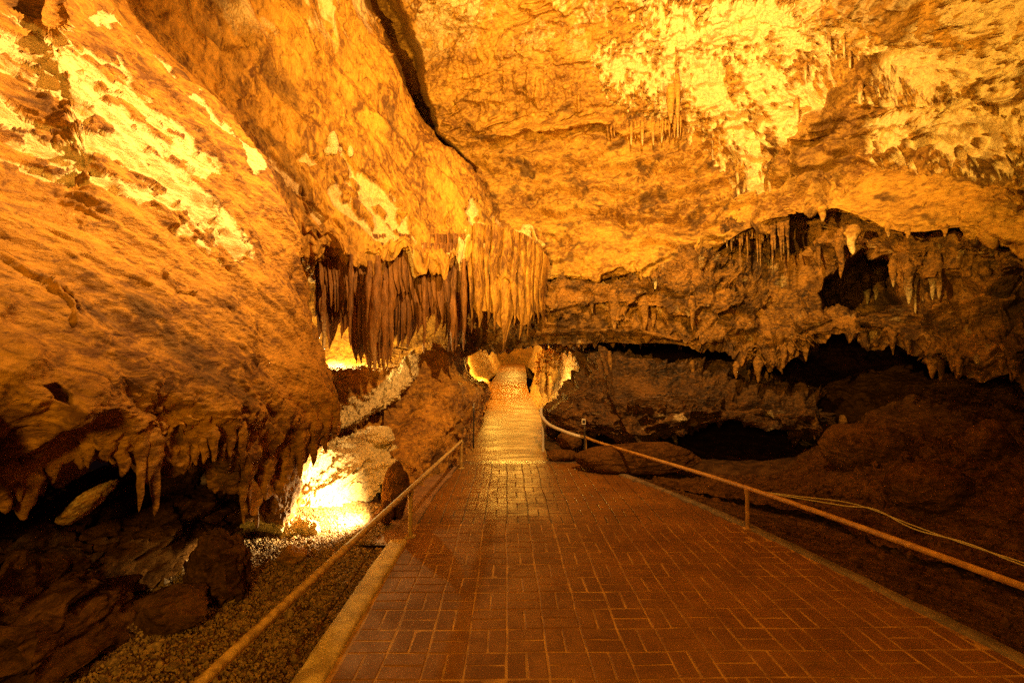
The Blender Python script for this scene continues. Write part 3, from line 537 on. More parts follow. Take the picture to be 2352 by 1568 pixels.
def fnG(P, U, V):
    q = aniso(P, (.8, .2, .5), 2.0)
    d = .14 * fbm(P * 1.8, 4, 491) + .06 * fbm(q * 4, 4, 492, ridge=True) + .09 * (.5 - worley(P * 9, 43)) * sm(U, 880, 720) + .05 * fbm(P * 12, 4, 48, ridge=True) - .08 * cracks(q, 2.2, 49)
    dd, par = linedist(U, V + fbm(P * 5, 2) * 12, [(730, 1130), (800, 1095), (860, 1070), (905, 1065)]); d = d - .07 * sm(dd, 8, 2)
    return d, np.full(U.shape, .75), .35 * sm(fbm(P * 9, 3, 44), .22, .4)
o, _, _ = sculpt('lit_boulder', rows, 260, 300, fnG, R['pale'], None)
tag(o, 'pale boulder glaring white beside the hidden lamp behind the left rail', 'boulder')
rows = [[W(u, v, Y) for u, v, Y in ((740, 930, 7.6), (800, 905, 7.6), (850, 880, 7.7), (900, 850, 7.9), (940, 810, 8.2), (960, 800, 8.8))],
        [W(u, v, Y) for u, v, Y in ((740, 960, 7.2), (800, 935, 7.2), (850, 910, 7.3), (900, 885, 7.5), (945, 860, 7.8), (965, 850, 8.5))],
        [W(u, v, Y) for u, v, Y in ((745, 980, 7.0), (800, 960, 6.95), (850, 940, 7.05), (900, 915, 7.3), (935, 890, 7.6), (955, 880, 8.3))],
        [W(u, v, Y) for u, v, Y in ((755, 995, 7.0), (800, 985, 6.95), (840, 965, 7.1), (885, 945, 7.35), (925, 915, 7.6), (940, 900, 8.3))],
        [W(u, v, Y) for u, v, Y in ((755, 985, 7.6), (800, 975, 7.6), (840, 955, 7.7), (885, 935, 7.9), (925, 905, 8.1), (940, 890, 8.6))]]
o, _, _ = sculpt('lit_ledge', rows, 120, 240, fnG, R['pale'], None)
tag(o, 'pale yellow pitted ledge of rock slanting up above the glaring white boulder', 'rock ledge')
# brown rock behind, between drapery and ledge, and back wall
rows = [[W(u, v, Y) for u, v, Y in ((560, 640, 9.4), (700, 640, 9.6), (850, 640, 9.8), (1000, 680, 9.8), (1120, 720, 9.6))],
        [W(u, v, Y) for u, v, Y in ((560, 800, 9.2), (700, 800, 9.3), (850, 800, 9.4), (1000, 800, 9.4), (1120, 790, 9.4))],
        [W(u, v, Y) for u, v, Y in ((580, 835, 8.6), (700, 838, 8.4), (800, 838, 8.2), (900, 840, 8.4), (1000, 835, 8.8))],
        [W(u, v, Y) for u, v, Y in ((580, 850, 8.1), (700, 846, 7.9), (800, 846, 7.8), (900, 850, 8.1), (1000, 845, 8.6))],
        [W(u, v, Y) for u, v, Y in ((600, 910, 7.9), (700, 905, 7.7), (800, 900, 7.6), (900, 890, 7.9), (1000, 880, 8.4))],
        [W(u, v, Y) for u, v, Y in ((600, 1010, 7.3), (700, 1000, 7.2), (800, 990, 7.1), (900, 980, 7.3), (980, 960, 7.6))],
        [W(u, v, Y) for u, v, Y in ((600, 1120, 6.6), (700, 1100, 6.6), (800, 1080, 6.6), (900, 1070, 6.5), (960, 1060, 6.7))]]
def fnH(P, U, V): return .12 * fbm(P * 1.6, 4, 591) + .05 * fbm(P * 5, 4, 592, ridge=True), .3 * sm(fbm(P * 4, 3, 5), .1, .4), .3 * sm(fbm(P * 3, 3, 54), .1, .4)
o, _, _ = sculpt('niche_rock', rows, 240, 260, fnH, R['wall'], None)
tag(o, 'smooth brown rock in the lamp lit niche beneath the drapery', 'rock')
for (u, v, Y, rr, s, r3, lab) in ((912, 1130, 5.15, (.15, .2, .32), 5, 0, 'upright dark rock standing behind the left rail post, right of the glaring boulder'),
                                  (886, 1180, 4.85, (.07, .12, .13), 7, 0, 'low dark rock hiding the floor lamp left of the left rail post')):
    o = boulder('lamp_side_rock', W(u, v, Y), rr, R['dark'], seed=s, n=60); tag(o, lab, 'rock')
for k_, (u, v, Y, r_) in enumerate(((575, 1222, 4.5, .10), (615, 1215, 4.55, .13), (655, 1222, 4.5, .12), (700, 1222, 4.6, .13), (690, 1075, 5.3, .17), (735, 1050, 5.5, .13), (640, 1180, 4.8, .14))):
    o = boulder('jagged_rock', W(u, v, Y), (r_, r_ * .8, r_), R['pale'], seed=110 + k_, n=60, paleness=.7, rough=.55, freq=1.9); tag(o, 'jagged white lit rock in the row at the foot of the glaring boulder' if v > 1100 else ('jagged pale rock against the left shoulder of the glaring boulder' if u < 700 else 'small jagged pale rock above the left shoulder of the glaring boulder'), 'rock', 'jagged lit rocks by the lamp')
o = boulder('small_rock', W(872, 1000, 6.3), (.22, .15, .13), R['pale'], seed=12, n=50, paleness=.7, rough=.3); tag(o, 'small pale knobbly rock perched on top of the glaring boulder', 'rock')

# ---- rocks of the recess under the left wall --------------------------
rows = [[w(-3.3, -1, .9), w(-3.1, .6, .95), W(-60, 1060, 2.9), W(150, 1045, 3.4), W(330, 1050, 3.9), W(480, 1070, 4.3), W(600, 1120, 4.7), W(660, 1160, 4.9)],
        [w(-2.9, -1, .75), w(-2.8, .6, .75), W(-60, 1180, 2.6), W(150, 1130, 3.1), W(330, 1130, 3.6), W(480, 1150, 4.0), W(570, 1190, 4.4), W(620, 1210, 4.6)],
        [w(-2.5, -1, .6), w(-2.4, .6, .55), W(-60, 1270, 2.25), W(130, 1230, 2.7), W(300, 1210, 3.1), W(420, 1215, 3.6), W(520, 1225, 4.1), W(590, 1235, 4.5)],
        [w(-2.3, -1, .4), w(-2.2, .6, .35), W(-60, 1360, 2.05), W(100, 1330, 2.4), W(260, 1300, 2.8), W(380, 1290, 3.3), W(470, 1290, 3.8), W(540, 1290, 4.15)],
        [w(-2.2, -1, .15), w(-2.1, .6, .15), W(-60, 1480, 2.0), W(80, 1450, 2.2), W(230, 1400, 2.6), W(340, 1380, 3.0), W(430, 1370, 3.4), W(500, 1350, 3.7)],
        [w(-1.9, -1, -.1), w(-1.8, .6, -.1), W(-60, 1660, 1.95), W(110, 1590, 2.2), W(270, 1480, 2.6), W(380, 1440, 2.9), W(460, 1420, 3.2), W(540, 1400, 3.3)]]
dirJ = W(450, 1200, 3.8) - W(50, 1420, 2.4)
def fnJ(P, U, V):
    q = aniso(P, dirJ, 3.4)
    d = .16 * fbm(P * 1.4, 4, 691) + .13 * fbm(q * 3.2, 4, 692, ridge=True) + .03 * fbm(q * 8, 4, 694, ridge=True)
    d = d + .10 * np.abs(((q[..., 2] * 5.5 + q[..., 0] * 2 + .8 * fbm(P * 2, 3, 7)) % 1) - .3)
    return d, 0 * U, .3 * sm(fbm(P * 3, 3, 64), .1, .4)
o, _, _ = sculpt('ledge_rocks', rows, 300, 360, fnJ, R['dark'], None)
tag(o, 'dark slanting rock ledges in the recess under the left wall', 'rock ledges')
o = boulder('pointed_rock', W(482, 1345, 3.3) + np.array((0, .1, .0)), (.27, .2, .34), R['dark'], seed=23, n=90, rough=.42, tilt=-.3, angular=.7, freq=1.3); tag(o, 'pointed brown rock standing at the edge of the gravel on the left', 'rock')
o = boulder('slab_rock', W(395, 1400, 3.05), (.30, .2, .14), R['dark'], seed=25, n=60, rough=.3, tilt=.2, angular=.9); tag(o, 'low dark slab rock lying left of the pointed rock', 'rock')
o = boulder('half_buried_rock', W(672, 1280, 4.0), (.14, .1, .09), R['wall'], seed=27, n=50, rough=.3, angular=.9); tag(o, 'small half buried rock on the gravel in front of the glaring boulder', 'rock')
o = boulder('fallen_slab', W(198, 1155, 2.75), (.17, .12, .05), R['wall'], seed=29, n=50, rough=.3, tilt=.75, paleness=.4); tag(o, 'small lit slab leaning in the dark recess below the left wall', 'rock')
# teeth of the left wall
for (u, v0, v1, wd_, Y, c) in ((60, 1100, 1195, 60, 2.05, 0), (10, 1080, 1180, 70, 1.95, 0), (120, 1060, 1110, 40, 2.2, 0), (186, 1040, 1078, 36, 2.35, .1), (205, 1020, 1075, 30, 2.4, 0), (285, 1020, 1095, 44, 2.55, 0),
                          (325, 1020, 1175, 30, 2.65, 0), (358, 1040, 1185, 34, 2.75, .1), (345, 1010, 1110, 60, 2.7, 0), (400, 1030, 1070, 30, 2.85, 0), (425, 1020, 1078, 30, 2.9, 0), (450, 1020, 1070, 26, 2.95, 0),
                          (470, 1010, 1065, 24, 3.0, 0), (492, 1000, 1060, 26, 3.05, 0), (512, 1000, 1052, 24, 3.1, 0), (532, 990, 1050, 28, 3.2, 0), (556, 990, 1058, 28, 3.3, 0), (580, 1000, 1045, 30, 3.5, 0),
                          (560, 1110, 1205, 22, 3.75, .1), (590, 1100, 1215, 26, 3.85, 0), (630, 1100, 1200, 60, 4.05, 0), (655, 1040, 1160, 44, 4.3, 0), (690, 1000, 1100, 36, 4.5, 0), (720, 980, 1070, 34, 4.6, 0), (748, 960, 1040, 30, 4.7, 0), (770, 930, 1010, 26, 4.75, 0),
                          (245, 1020, 1060, 40, 2.5, 0), (610, 1060, 1150, 44, 3.8, 0)):
    Y = snap(PA, u, v0) + wd_ / F * Y * .35; a = W(u, v0, Y); b = W(u, v1, Y); stalactite(a, a[2] - b[2], wd_ / F * Y * .42, R['wall'], wallA, paleness=0, rings=28, n=20, flute=.35, flare=1.1)

# ---- right hand: hollow, mound, low rocks -----------------------------
rows = [[W(u, v, Y) for u, v, Y in ((1500, 1060, 9), (1650, 1060, 8.6), (1780, 1060, 8), (1900, 1000, 7.6), (2050, 900, 7.6), (2200, 850, 7.6), (2352, 840, 7.4), (2700, 840, 6))],
        [W(u, v, Y) for u, v, Y in ((1500, 1075, 8.4), (1650, 1080, 7.8), (1780, 1085, 7.2), (1900, 1045, 6.6), (2050, 960, 6.5), (2200, 920, 6.4), (2352, 900, 6.2), (2700, 900, 5))],
        [W(u, v, Y) for u, v, Y in ((1500, 1082, 7.8), (1650, 1095, 7.2), (1780, 1105, 6.6), (1885, 1090, 6.0), (2030, 1040, 5.6), (2200, 1010, 5.4), (2352, 1000, 5.2), (2700, 1000, 4.2))],
        [W(u, v, Y) for u, v, Y in ((1500, 1088, 7.3), (1650, 1105, 6.8), (1780, 1120, 6.2), (1880, 1125, 5.7), (2030, 1110, 5.1), (2200, 1100, 4.8), (2352, 1100, 4.6), (2700, 1110, 3.8))],
        [W(u, v, Y) for u, v, Y in ((1500, 1096, 6.9), (1650, 1118, 6.4), (1780, 1140, 5.9), (1880, 1150, 5.6), (2030, 1180, 4.9), (2200, 1210, 4.4), (2352, 1240, 4.0), (2700, 1300, 3.2))],
        [W(u, v, Y) for u, v, Y in ((1500, 1110, 6.6), (1650, 1135, 6.1), (1780, 1160, 5.6), (1880, 1180, 5.3), (2030, 1240, 4.5), (2200, 1290, 4.0), (2352, 1340, 3.6), (2700, 1450, 2.8))]]
def fnF(P, U, V):
    k = sm(U, 1850, 2000)
    return k * (.26 * fbm(P * 1.1, 4, 791) + .09 * fbm(P * 1.8, 4, 792, ridge=True) - .08 * cracks(P, 1.6, 795)) + .04 * fbm(P * 5, 4, 794, ridge=True), .2 * sm(fbm(P * 3, 3, 706), .1, .4), .3 * sm(fbm(P * 2, 3, 74), .1, .4)
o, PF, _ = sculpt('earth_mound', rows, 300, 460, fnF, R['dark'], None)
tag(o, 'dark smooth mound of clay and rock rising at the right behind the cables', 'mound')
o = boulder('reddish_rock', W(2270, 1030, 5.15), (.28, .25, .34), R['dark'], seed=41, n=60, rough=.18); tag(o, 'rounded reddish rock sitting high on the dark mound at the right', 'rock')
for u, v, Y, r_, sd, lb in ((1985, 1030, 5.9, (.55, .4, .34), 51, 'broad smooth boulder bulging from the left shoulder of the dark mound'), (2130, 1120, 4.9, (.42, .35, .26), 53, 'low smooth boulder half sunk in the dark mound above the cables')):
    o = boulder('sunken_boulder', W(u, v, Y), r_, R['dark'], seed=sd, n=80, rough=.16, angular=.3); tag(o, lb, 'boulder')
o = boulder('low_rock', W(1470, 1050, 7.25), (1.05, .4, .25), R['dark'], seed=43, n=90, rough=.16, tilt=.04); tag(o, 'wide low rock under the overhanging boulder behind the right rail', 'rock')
o = boulder('round_rock', W(1310, 1010, 8.3), (.22, .2, .18), R['dark'], seed=45, n=50); tag(o, 'small rounded dark rock under the curved pale pipe', 'rock')
o = boulder('edge_rock', W(1290, 1045, 8.0), (.26, .2, .12), R['dark'], seed=47, n=50); tag(o, 'dark wet rock at the corner where the tunnel path meets the bricks', 'rock')
# strata in the deep hollow
rows = [[W(u, v, Y) for u, v, Y in ((1700, 700, 11.5), (1900, 700, 11), (2100, 700, 10.5), (2352, 740, 10), (2700, 740, 9))],
        [W(u, v, Y) for u, v, Y in ((1700, 850, 10.8), (1900, 830, 10.2), (2100, 830, 9.6), (2352, 840, 9), (2700, 840, 8))],
        [W(u, v, Y) for u, v, Y in ((1750, 900, 9.6), (1900, 890, 9.0), (2050, 880, 8.6), (2300, 880, 8.2), (2700, 880, 7))],
        [W(u, v, Y) for u, v, Y in ((1800, 950, 9.2), (1900, 950, 8.7), (2020, 940, 8.3), (2200, 930, 8), (2700, 930, 7))],
        [W(u, v, Y) for u, v, Y in ((1860, 985, 9.4), (1920, 990, 8.9), (1990, 985, 8.5), (2200, 980, 8), (2700, 980, 7))],
        [W(u, v, Y) for u, v, Y in ((1860, 975, 10.4), (1920, 980, 10), (1990, 975, 9.6), (2200, 970, 9), (2700, 970, 8))]]
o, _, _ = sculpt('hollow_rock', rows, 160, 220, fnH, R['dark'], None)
tag(o, 'dim layered rock far inside the dark hollow at the right', 'rock')

# stalactites of the right side
def stal(parent, mat, L, S=None):
    for (u, v0, v1, wd_, Y, c) in L:
        if S is not None: Y = snap(S, u, v0) + wd_ / F * Y * .3
        a = W(u, v0, Y); b = W(u, v1, Y); stalactite(a, a[2] - b[2], wd_ / F * Y * .5, mat, parent, paleness=c * .6, rings=18, n=10, flute=.3)
L = []
for k in range(26):
    u = 1655 + k * 6.2 + rng.uniform(-3, 3); L.append((u, 520 - (u - 1655) * .12, 520 + rng.uniform(18, 110) * (1 if k % 3 else .4), rng.uniform(6, 11), np.interp(u, [1580, 1750, 1900], [8.0, 7.5, 6.8]) + .12, .5))
stal(band, R['band'], L)
stal(band, R['band'], [(1410, 690, 762, 26, 8.2, .5), (1418, 700, 745, 16, 8.15, .5), (1480, 700, 758, 24, 8.0, .4), (1500, 710, 752, 18, 8.0, .4), (1505, 635, 665, 14, 8.3, .8), (1360, 690, 720, 10, 8.5, .5),
                       (1590, 700, 760, 16, 7.8, .3), (1690, 840, 870, 14, 7.4, .3), (1740, 835, 880, 18, 7.2, .3), (1625, 560, 700, 16, 8.0, .2), (1780, 560, 720, 18, 7.7, .2), (1765, 540, 640, 10, 7.7, .3),
                       (1990, 630, 700, 22, 6.3, .6), (2010, 640, 690, 16, 6.3, .6), (2050, 610, 660, 18, 6.1, .6), (2085, 620, 700, 24, 6.0, .7), (2100, 640, 720, 14, 6.0, .7), (2140, 600, 690, 22, 5.8, .7), (2155, 610, 690, 16, 5.8, .6),
                       (2050, 780, 815, 12, 6.0, .3), (2085, 775, 815, 14, 6.0, .3), (2140, 830, 870, 22, 5.5, .3), (2160, 835, 878, 16, 5.5, .3), (2245, 790, 855, 34, 5.3, .5), (2200, 830, 862, 14, 5.4, .2), (2300, 830, 862, 12, 5.1, .2),
                       (2330, 835, 870, 20, 5.1, .2), (2260, 630, 680, 26, 5.5, .4), (1930, 560, 640, 20, 7.0, .2), (1880, 540, 620, 14, 7.2, .2), (2110, 740, 790, 10, 6, .3), (1850, 790, 830, 16, 7.1, .3), (1800, 800, 845, 14, 7.2, .3)], PD)
stal(boulderE, R['band'], [(1400, 830, 900, 12, 8.0, .2), (1720, 860, 905, 8, 7.6, .4), (1732, 862, 900, 6, 7.6, .4), (1745, 862, 902, 8, 7.6, .4), (1760, 865, 905, 8, 7.6, .3), (1590, 840, 880, 10, 7.8, .3), (1870, 970, 1010, 14, 7.0, .2), (1935, 970, 1020, 14, 7.6, .1)], PE)
L = [(2278, 515, 573, 60, 4.9, .35), (2262, 480, 545, 70, 4.95, .3), (1957, 535, 585, 30, 5.9, .9), (2040, 520, 545, 16, 5.6, .6), (2085, 525, 548, 12, 5.5, .5), (2170, 522, 545, 14, 5.3, .5), (1890, 480, 510, 20, 6.5, .5), (2120, 470, 495, 5, 5.2, .6), (2200, 490, 510, 5, 5.1, .6),
     (1540, 205, 285, 22, 7.7, .5), (1556, 200, 320, 12, 7.6, .6), (1520, 290, 330, 10, 7.8, .7), (1500, 290, 335, 10, 7.9, .7), (1475, 295, 335, 10, 8, .7), (1450, 300, 335, 8, 8, .7), (1905, 90, 130, 8, 6.1, 1), (1920, 95, 140, 7, 6.1, 1), (1938, 95, 135, 7, 6.1, 1), (1952, 130, 170, 6, 6.1, 1),
     (1975, 200, 240, 12, 6, .9), (1830, 240, 285, 10, 6.3, .9), (2345, 60, 150, 26, 4.6, 1), (1850, 150, 185, 9, 6.3, .9)]
for k in range(20): L.append((1395 + k * 9 + rng.uniform(-3, 3), 292 - k * .8, 300 + rng.uniform(5, 22), rng.uniform(5, 8), 8.2 - k * .02, .5))
stal(ceil, R['ceil'], L, PC)
boulder('overhang_nose', W(2290, 495, snap(PC, 2290, 500) + .15), (.34, .25, .30), R['ceil'], ceil, seed=93, rough=.3, n=90)

# ---- tunnel ------------------------------------------------------------
def ramp_z(y):
    return np.interp(y, [0, 7.7, 8.4, 10.7, 14, 18, 28], [0, 0, .02, .34, .69, 1.07, 1.40])
PATHL = lambda y: np.interp(y, [7.7, 8.4, 9.5, 10.7, 12.2, 14, 16, 18, 28], [-.86, -.76, -.70, -.55, -.50, -.60, -.55, -.42, -.39])
PATHR = lambda y: np.interp(y, [7.7, 8.4, 9.5, 10.7, 12.2, 14, 16, 18, 28], [.84, .70, .70, .79, .76, .65, .66, .75, 1.04])
def tunnel_wall(side, lab, name):
    ys = [9.8, 11, 13, 16, 20, 28]; rows = []
    for zz, off in ((-.15, .0), (.5, .25), (1.2, .45), (1.9, .35), (2.6, -.2)):
        r = []
        for y in ys:
            e = PATHL(y) if side < 0 else PATHR(y)
            r.append(w(e + side * (off + .15 + .25 * math.sin(y * 1.3 + side)), y, ramp_z(y) + zz * (1.0 if y < 13 else .9)))
        rows.append(r)
    def fn(P, U, V): return .16 * fbm(P * 1.1, 4, 891 + side) + .06 * fbm(P * 4, 4, 892, ridge=True), np.full(U.shape, .5), .4 * sm(fbm(P * 2.5, 3, 74), .1, .4)
    o, _, _ = sculpt(name, rows, 160, 260, fn, R['ceil'], None, flip=-side)
    tag(o, lab, 'tunnel wall')
tunnel_wall(-1, 'lamp lit golden rock wall far down the left side of the tunnel', 'tunnel_wall')
tunnel_wall(1, 'lamp lit yellow rock wall far down the right side of the tunnel', 'tunnel_wall')
rows = [[w(x, y, ramp_z(y) + h) for x, h in ((-2.2, 1.7), (-1.2, 2.1), (0, 2.3), (1.2, 2.2), (2.4, 1.7))] for y in (9.6, 12, 15, 20, 28.5)]
o, _, _ = sculpt('tunnel_ceiling', rows, 160, 120, lambda P, U, V: (.2 * fbm(P, 4, 9), np.full(U.shape, .3), 0 * U), R['ceil']); tag(o, 'low rock roof of the far tunnel', 'tunnel ceiling', kind='structure')
rows = [[w(x, 27.5 + .6 * math.cos(x), z) for x in (-3, -1.5, 0, 1.5, 3)] for z in (5, 3.5, 2, .5)]
o, _, _ = sculpt('tunnel_end_rock', rows, 80, 120, lambda P, U, V: (.2 * fbm(P, 4, 9), np.full(U.shape, .4), 0 * U), R['ceil']); tag(o, 'pale rock closing the far end of the tunnel above the path', 'rock')
# rocks flanking the tunnel mouth
o = boulder('mouth_rock', W(1258, 850, 11.8), (.36, .5, .52), R['ceil'], seed=61, n=110, rough=.42, paleness=.1, freq=1.8); tag(o, 'golden pillar of rock at the right of the tunnel mouth', 'rock')
stal(o, R['ceil'], [(1245, 870, 915, 16, 11.3, .5), (1262, 880, 930, 12, 11.2, .5), (1276, 815, 850, 16, 10.6, 0)])
o = boulder('mouth_rock', W(1303, 842, 12.6), (.36, .3, .5), R['pale'], seed=63, n=90, rough=.4, paleness=.6, freq=1.8); tag(o, 'brightly lit pale rock in the gap right of the golden tunnel pillar', 'rock')
# back walls so that the hollow is closed rock
rows = [[w(x, 13.5 - .06 * x * x, z) for x in (-9, -5, -1.6)] for z in (9, 5, 2, -.3)]
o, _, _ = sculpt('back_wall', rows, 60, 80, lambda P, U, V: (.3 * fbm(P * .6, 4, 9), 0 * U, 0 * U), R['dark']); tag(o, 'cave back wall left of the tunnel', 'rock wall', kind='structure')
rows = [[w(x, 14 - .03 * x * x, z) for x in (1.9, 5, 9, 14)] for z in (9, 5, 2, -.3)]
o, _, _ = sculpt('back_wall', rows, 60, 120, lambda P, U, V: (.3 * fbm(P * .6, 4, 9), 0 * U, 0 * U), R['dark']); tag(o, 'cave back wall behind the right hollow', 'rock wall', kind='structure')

# ================================================================== GROUND
RK = [(7.75, 1.25), (7.16, 1.56), (6.0, 2.05), (4.7, 2.44), (3.6, 2.70), (2.6, 2.90), (1.2, 3.1), (-1, 3.35)]   # right edge of the bricks
ry = np.array([a for a, b in RK][::-1]); rx = np.array([b for a, b in RK][::-1]); RX = lambda y: np.interp(y, ry, rx)
LX = lambda y: np.interp(y, [-1, 4.5, 6, 7.75], [-.99, -.93, -.90, -.76])
nx, ny = 420, 420
X, Y = np.meshgrid(np.linspace(-5, 8, nx), np.linspace(-3, 14, ny))
P = np.stack([X, Y, 0 * X], -1)
dl = np.clip(LX(Y) - .2 - X, 0, None); dr_ = np.clip(X - RX(Y) - .1, 0, None)
Z = -.035 + .10 * sm(dl, .0, 1.2) + .10 * sm(dl, .5, 2.0) - .10 * sm(dr_, 0, .8) + .25 * sm(dr_, 1.6, 3.5) + (.022 * fbm(P * 3, 4, 5) + .012 * fbm(P * 12, 3, 6)) * sm(dl + dr_, 0, .15)
inpath = (X > LX(Y) - .3) & (X < RX(Y) + .1) & (Y < 7.7)
Z = np.where(inpath & (Y > 0), -.05, Z)
Z = np.where(Y > 7.7, np.where((X > PATHL(Y)) & (X < PATHR(Y)), ramp_z(Y) - .06, ramp_z(Y) * .9 + .05 * fbm(P * 3, 3, 7) - .03), Z)
o = mk('cave_floor', np.stack([X, Y, Z], -1), quads(ny, nx), M_soil); tag(o, 'brown cave floor of soil', 'cave floor', kind='structure')
def floor_z(x, y): 
    i = np.clip(((np.asarray(x) + 5) / 13 * (nx - 1)).round().astype(int), 0, nx - 1); j = np.clip(((np.asarray(y) + 3) / 17 * (ny - 1)).round().astype(int), 0, ny - 1); return Z[j, i]

# apron left of the bricks beyond the kerb
ya = np.linspace(4.42, 7.8, 60); xa = np.linspace(0, 1, 14)
P = np.array([[(LX(y) + .01 - (.62 * (1 - .5 * (y - 4.4) / 3.4)) * (1 - s), y, 0) for s in xa] for y in ya]); P[..., 2] = -.012 + .012 * fbm(P * 2.5, 3, 3) + .05 * (1 - xa[None]) * sm(ya, 4.5, 5.5)[:, None]
o = mk('path_apron', P, quads(60, 14), simple('trodden_mud', (.20, .10, .045), (.30, .16, .07), 5, .6, bump=.4)); tag(o, 'smooth trodden apron left of the bricks', 'path', kind='structure')

# bricks in basket weave
base = np.array([(-1.2, -1.2), (3.6, -1.2), (3.6, 7.72), (-1.2, 7.72)])
def strip(name, y0, y1, z, mat, kindlab):
    ys = np.linspace(y0, y1, 60); V = np.array([[(LX(y) - .02, y, z), (RX(y) + .02, y, z)] for y in ys]); o = mk(name, V, quads(60, 2), mat); tag(o, kindlab, 'path', kind='structure'); return o
strip('path_mortar', -1.0, 4.95, -.0012, M_mortar, 'sandy mortar between the near paving bricks')
strip('path_grout', 4.95, 7.72, -.0075, M_grout, 'dark damp joints between the far paving bricks')
bv = []; bf = []; cell = .234; hc = cell / 2
def clip_brick(x0, x1, y0, y1):
    g = .0055 if y0 < 5.1 else .0045; x0 += g; x1 -= g; y0 += g; y1 -= g
    ym = (y0 + y1) / 2; l, r = LX(ym), RX(ym)
    x0 = max(x0, l); x1 = min(x1, r)
    if x1 - x0 < .025: return
    far = ym > 5.1
    tx, ty = rng.normal(0, .004, 2) if not far else rng.normal(0, .010, 2)
    h = abs(rng.normal(0, .0010)); b = .004; cx, cy_ = (x0 + x1) / 2, ym; und = .008 * math.sin(cx * 1.7 + 1) * math.sin(ym * 1.3)
    jx, jy = rng.normal(0, .0012, 2)
    k = len(bv)
    for zz, ins in ((-.03, 0), (-.002, 0), (.0012, b)):
        for (a, c) in ((x0 + ins, y0 + ins), (x1 - ins, y0 + ins), (x1 - ins, y1 - ins), (x0 + ins, y1 - ins)):
            bv.append((a + jx, c + jy, zz + h + tx * (a - cx) + ty * (c - cy_) * (1 if zz > -.01 else 0)))
    for L0 in (0, 4):
        for q_ in range(4): bf.append((k + L0 + q_, k + L0 + (q_ + 1) % 4, k + L0 + 4 + (q_ + 1) % 4, k + L0 + 4 + q_))
    bf.append((k + 8, k + 9, k + 10, k + 11))
for i in range(-7, 17):
    for j in range(-5, 34):
        x0, y0 = i * cell, j * cell; y1 = min(y0 + cell, 7.72)
        if y1 - y0 < .03: continue
        if (i + j) % 2:
            clip_brick(x0, x0 + hc, y0, y1); clip_brick(x0 + hc, x0 + cell, y0, y1)
        else:
            clip_brick(x0, x0 + cell, y0, min(y0 + hc, 7.72))
            if y1 - y0 > hc + .03: clip_brick(x0, x0 + cell, y0 + hc, y1)
bv = np.array(bv); bq = bv * np.array((1, 1, 0)); bv[:, 0] += .016 * perlin(bq * 1.3, 71) + .007 * perlin(bq * 4, 72); bv[:, 1] += .014 * perlin(bq * 1.3, 73) + .007 * perlin(bq * 4, 74); bv[:, 2] += .0035 * perlin(bq * 2.0, 75)
o = mk('brick_path', np.array(bv), np.array(bf), M_brick, smooth=False); tag(o, 'red brick path laid in basket weave between the two handrails', 'path', kind='structure')

# concrete ramp through the tunnel
ys = np.linspace(7.8, 27.4, 300); s = np.linspace(0, 1, 30)
P = np.array([[(PATHL(y) + (PATHR(y) - PATHL(y)) * t, y, 0) for t in s] for y in ys]); P[..., 2] = ramp_z(P[..., 1]) - .008 + .020 * fbm(P * np.array((.9, 1.8, 1)), 2, 14)
o = mk('tunnel_path', P, quads(300, 30), M_conc); tag(o, 'glossy wet golden path climbing into the tunnel', 'path', kind='structure')
P = np.array([[(x, y, 0) for x in np.linspace(-.82, 1.25, 40)] for y in np.linspace(7.71, 7.95, 8)]); P[..., 2] = -.004 + .01 * fbm(P * 6, 3, 4)
o = mk('threshold_strip', P, quads(8, 40), simple('damp_threshold', (.10, .06, .03), (.22, .13, .06), 9, .3, bump=.6, r2=.12)); tag(o, 'damp strip where bricks meet the tunnel path', 'path', kind='structure')

# kerbs
def kerb(name, pts, wd_, h, mat, lab):
    pts = cr(np.array(pts, float), 160, 0); T = np.gradient(pts, axis=0); nrm = np.stack([-T[:, 1], T[:, 0]], 1); nrm /= np.linalg.norm(nrm, axis=1)[:, None]
    prof = [(0, -.06), (0, h - .012), (.012, h), (.3 * wd_, h + .003), (.7 * wd_, h), (wd_ - .015, h - .002), (wd_, h - .02), (wd_, -.06)]
    V = np.array([[(p[0] + n[0] * a, p[1] + n[1] * a, b) for a, b in prof] for p, n in zip(pts, nrm)])
    nz = fbm(V * 9, 4, 77); V[..., 2] += .008 * nz; V[..., :2] += nrm[:, None] * (.010 * fbm(V * 5, 3, 78))[..., None]
    o = mk(name, V, quads(len(V), len(prof)), mat); tag(o, lab, 'kerb', kind='structure'); return o
kerb('kerb', [(-.995, -.8), (-.985, 1.5), (-.965, 3.0), (-.935, 4.46)], .17, .028, M_kerb, 'pale rough kerb along the left of the bricks')
kerb('kerb', [(RX(y) + .105, y) for y in (7.0, 6.0, 4.7, 3.6, 2.6, 1.2, -.8)][::-1], .10, .022, simple('dull_kerb', (.10, .065, .03), (.20, .13, .06), 7, .8, bump=.6), 'thin dull kerb along the right of the bricks')

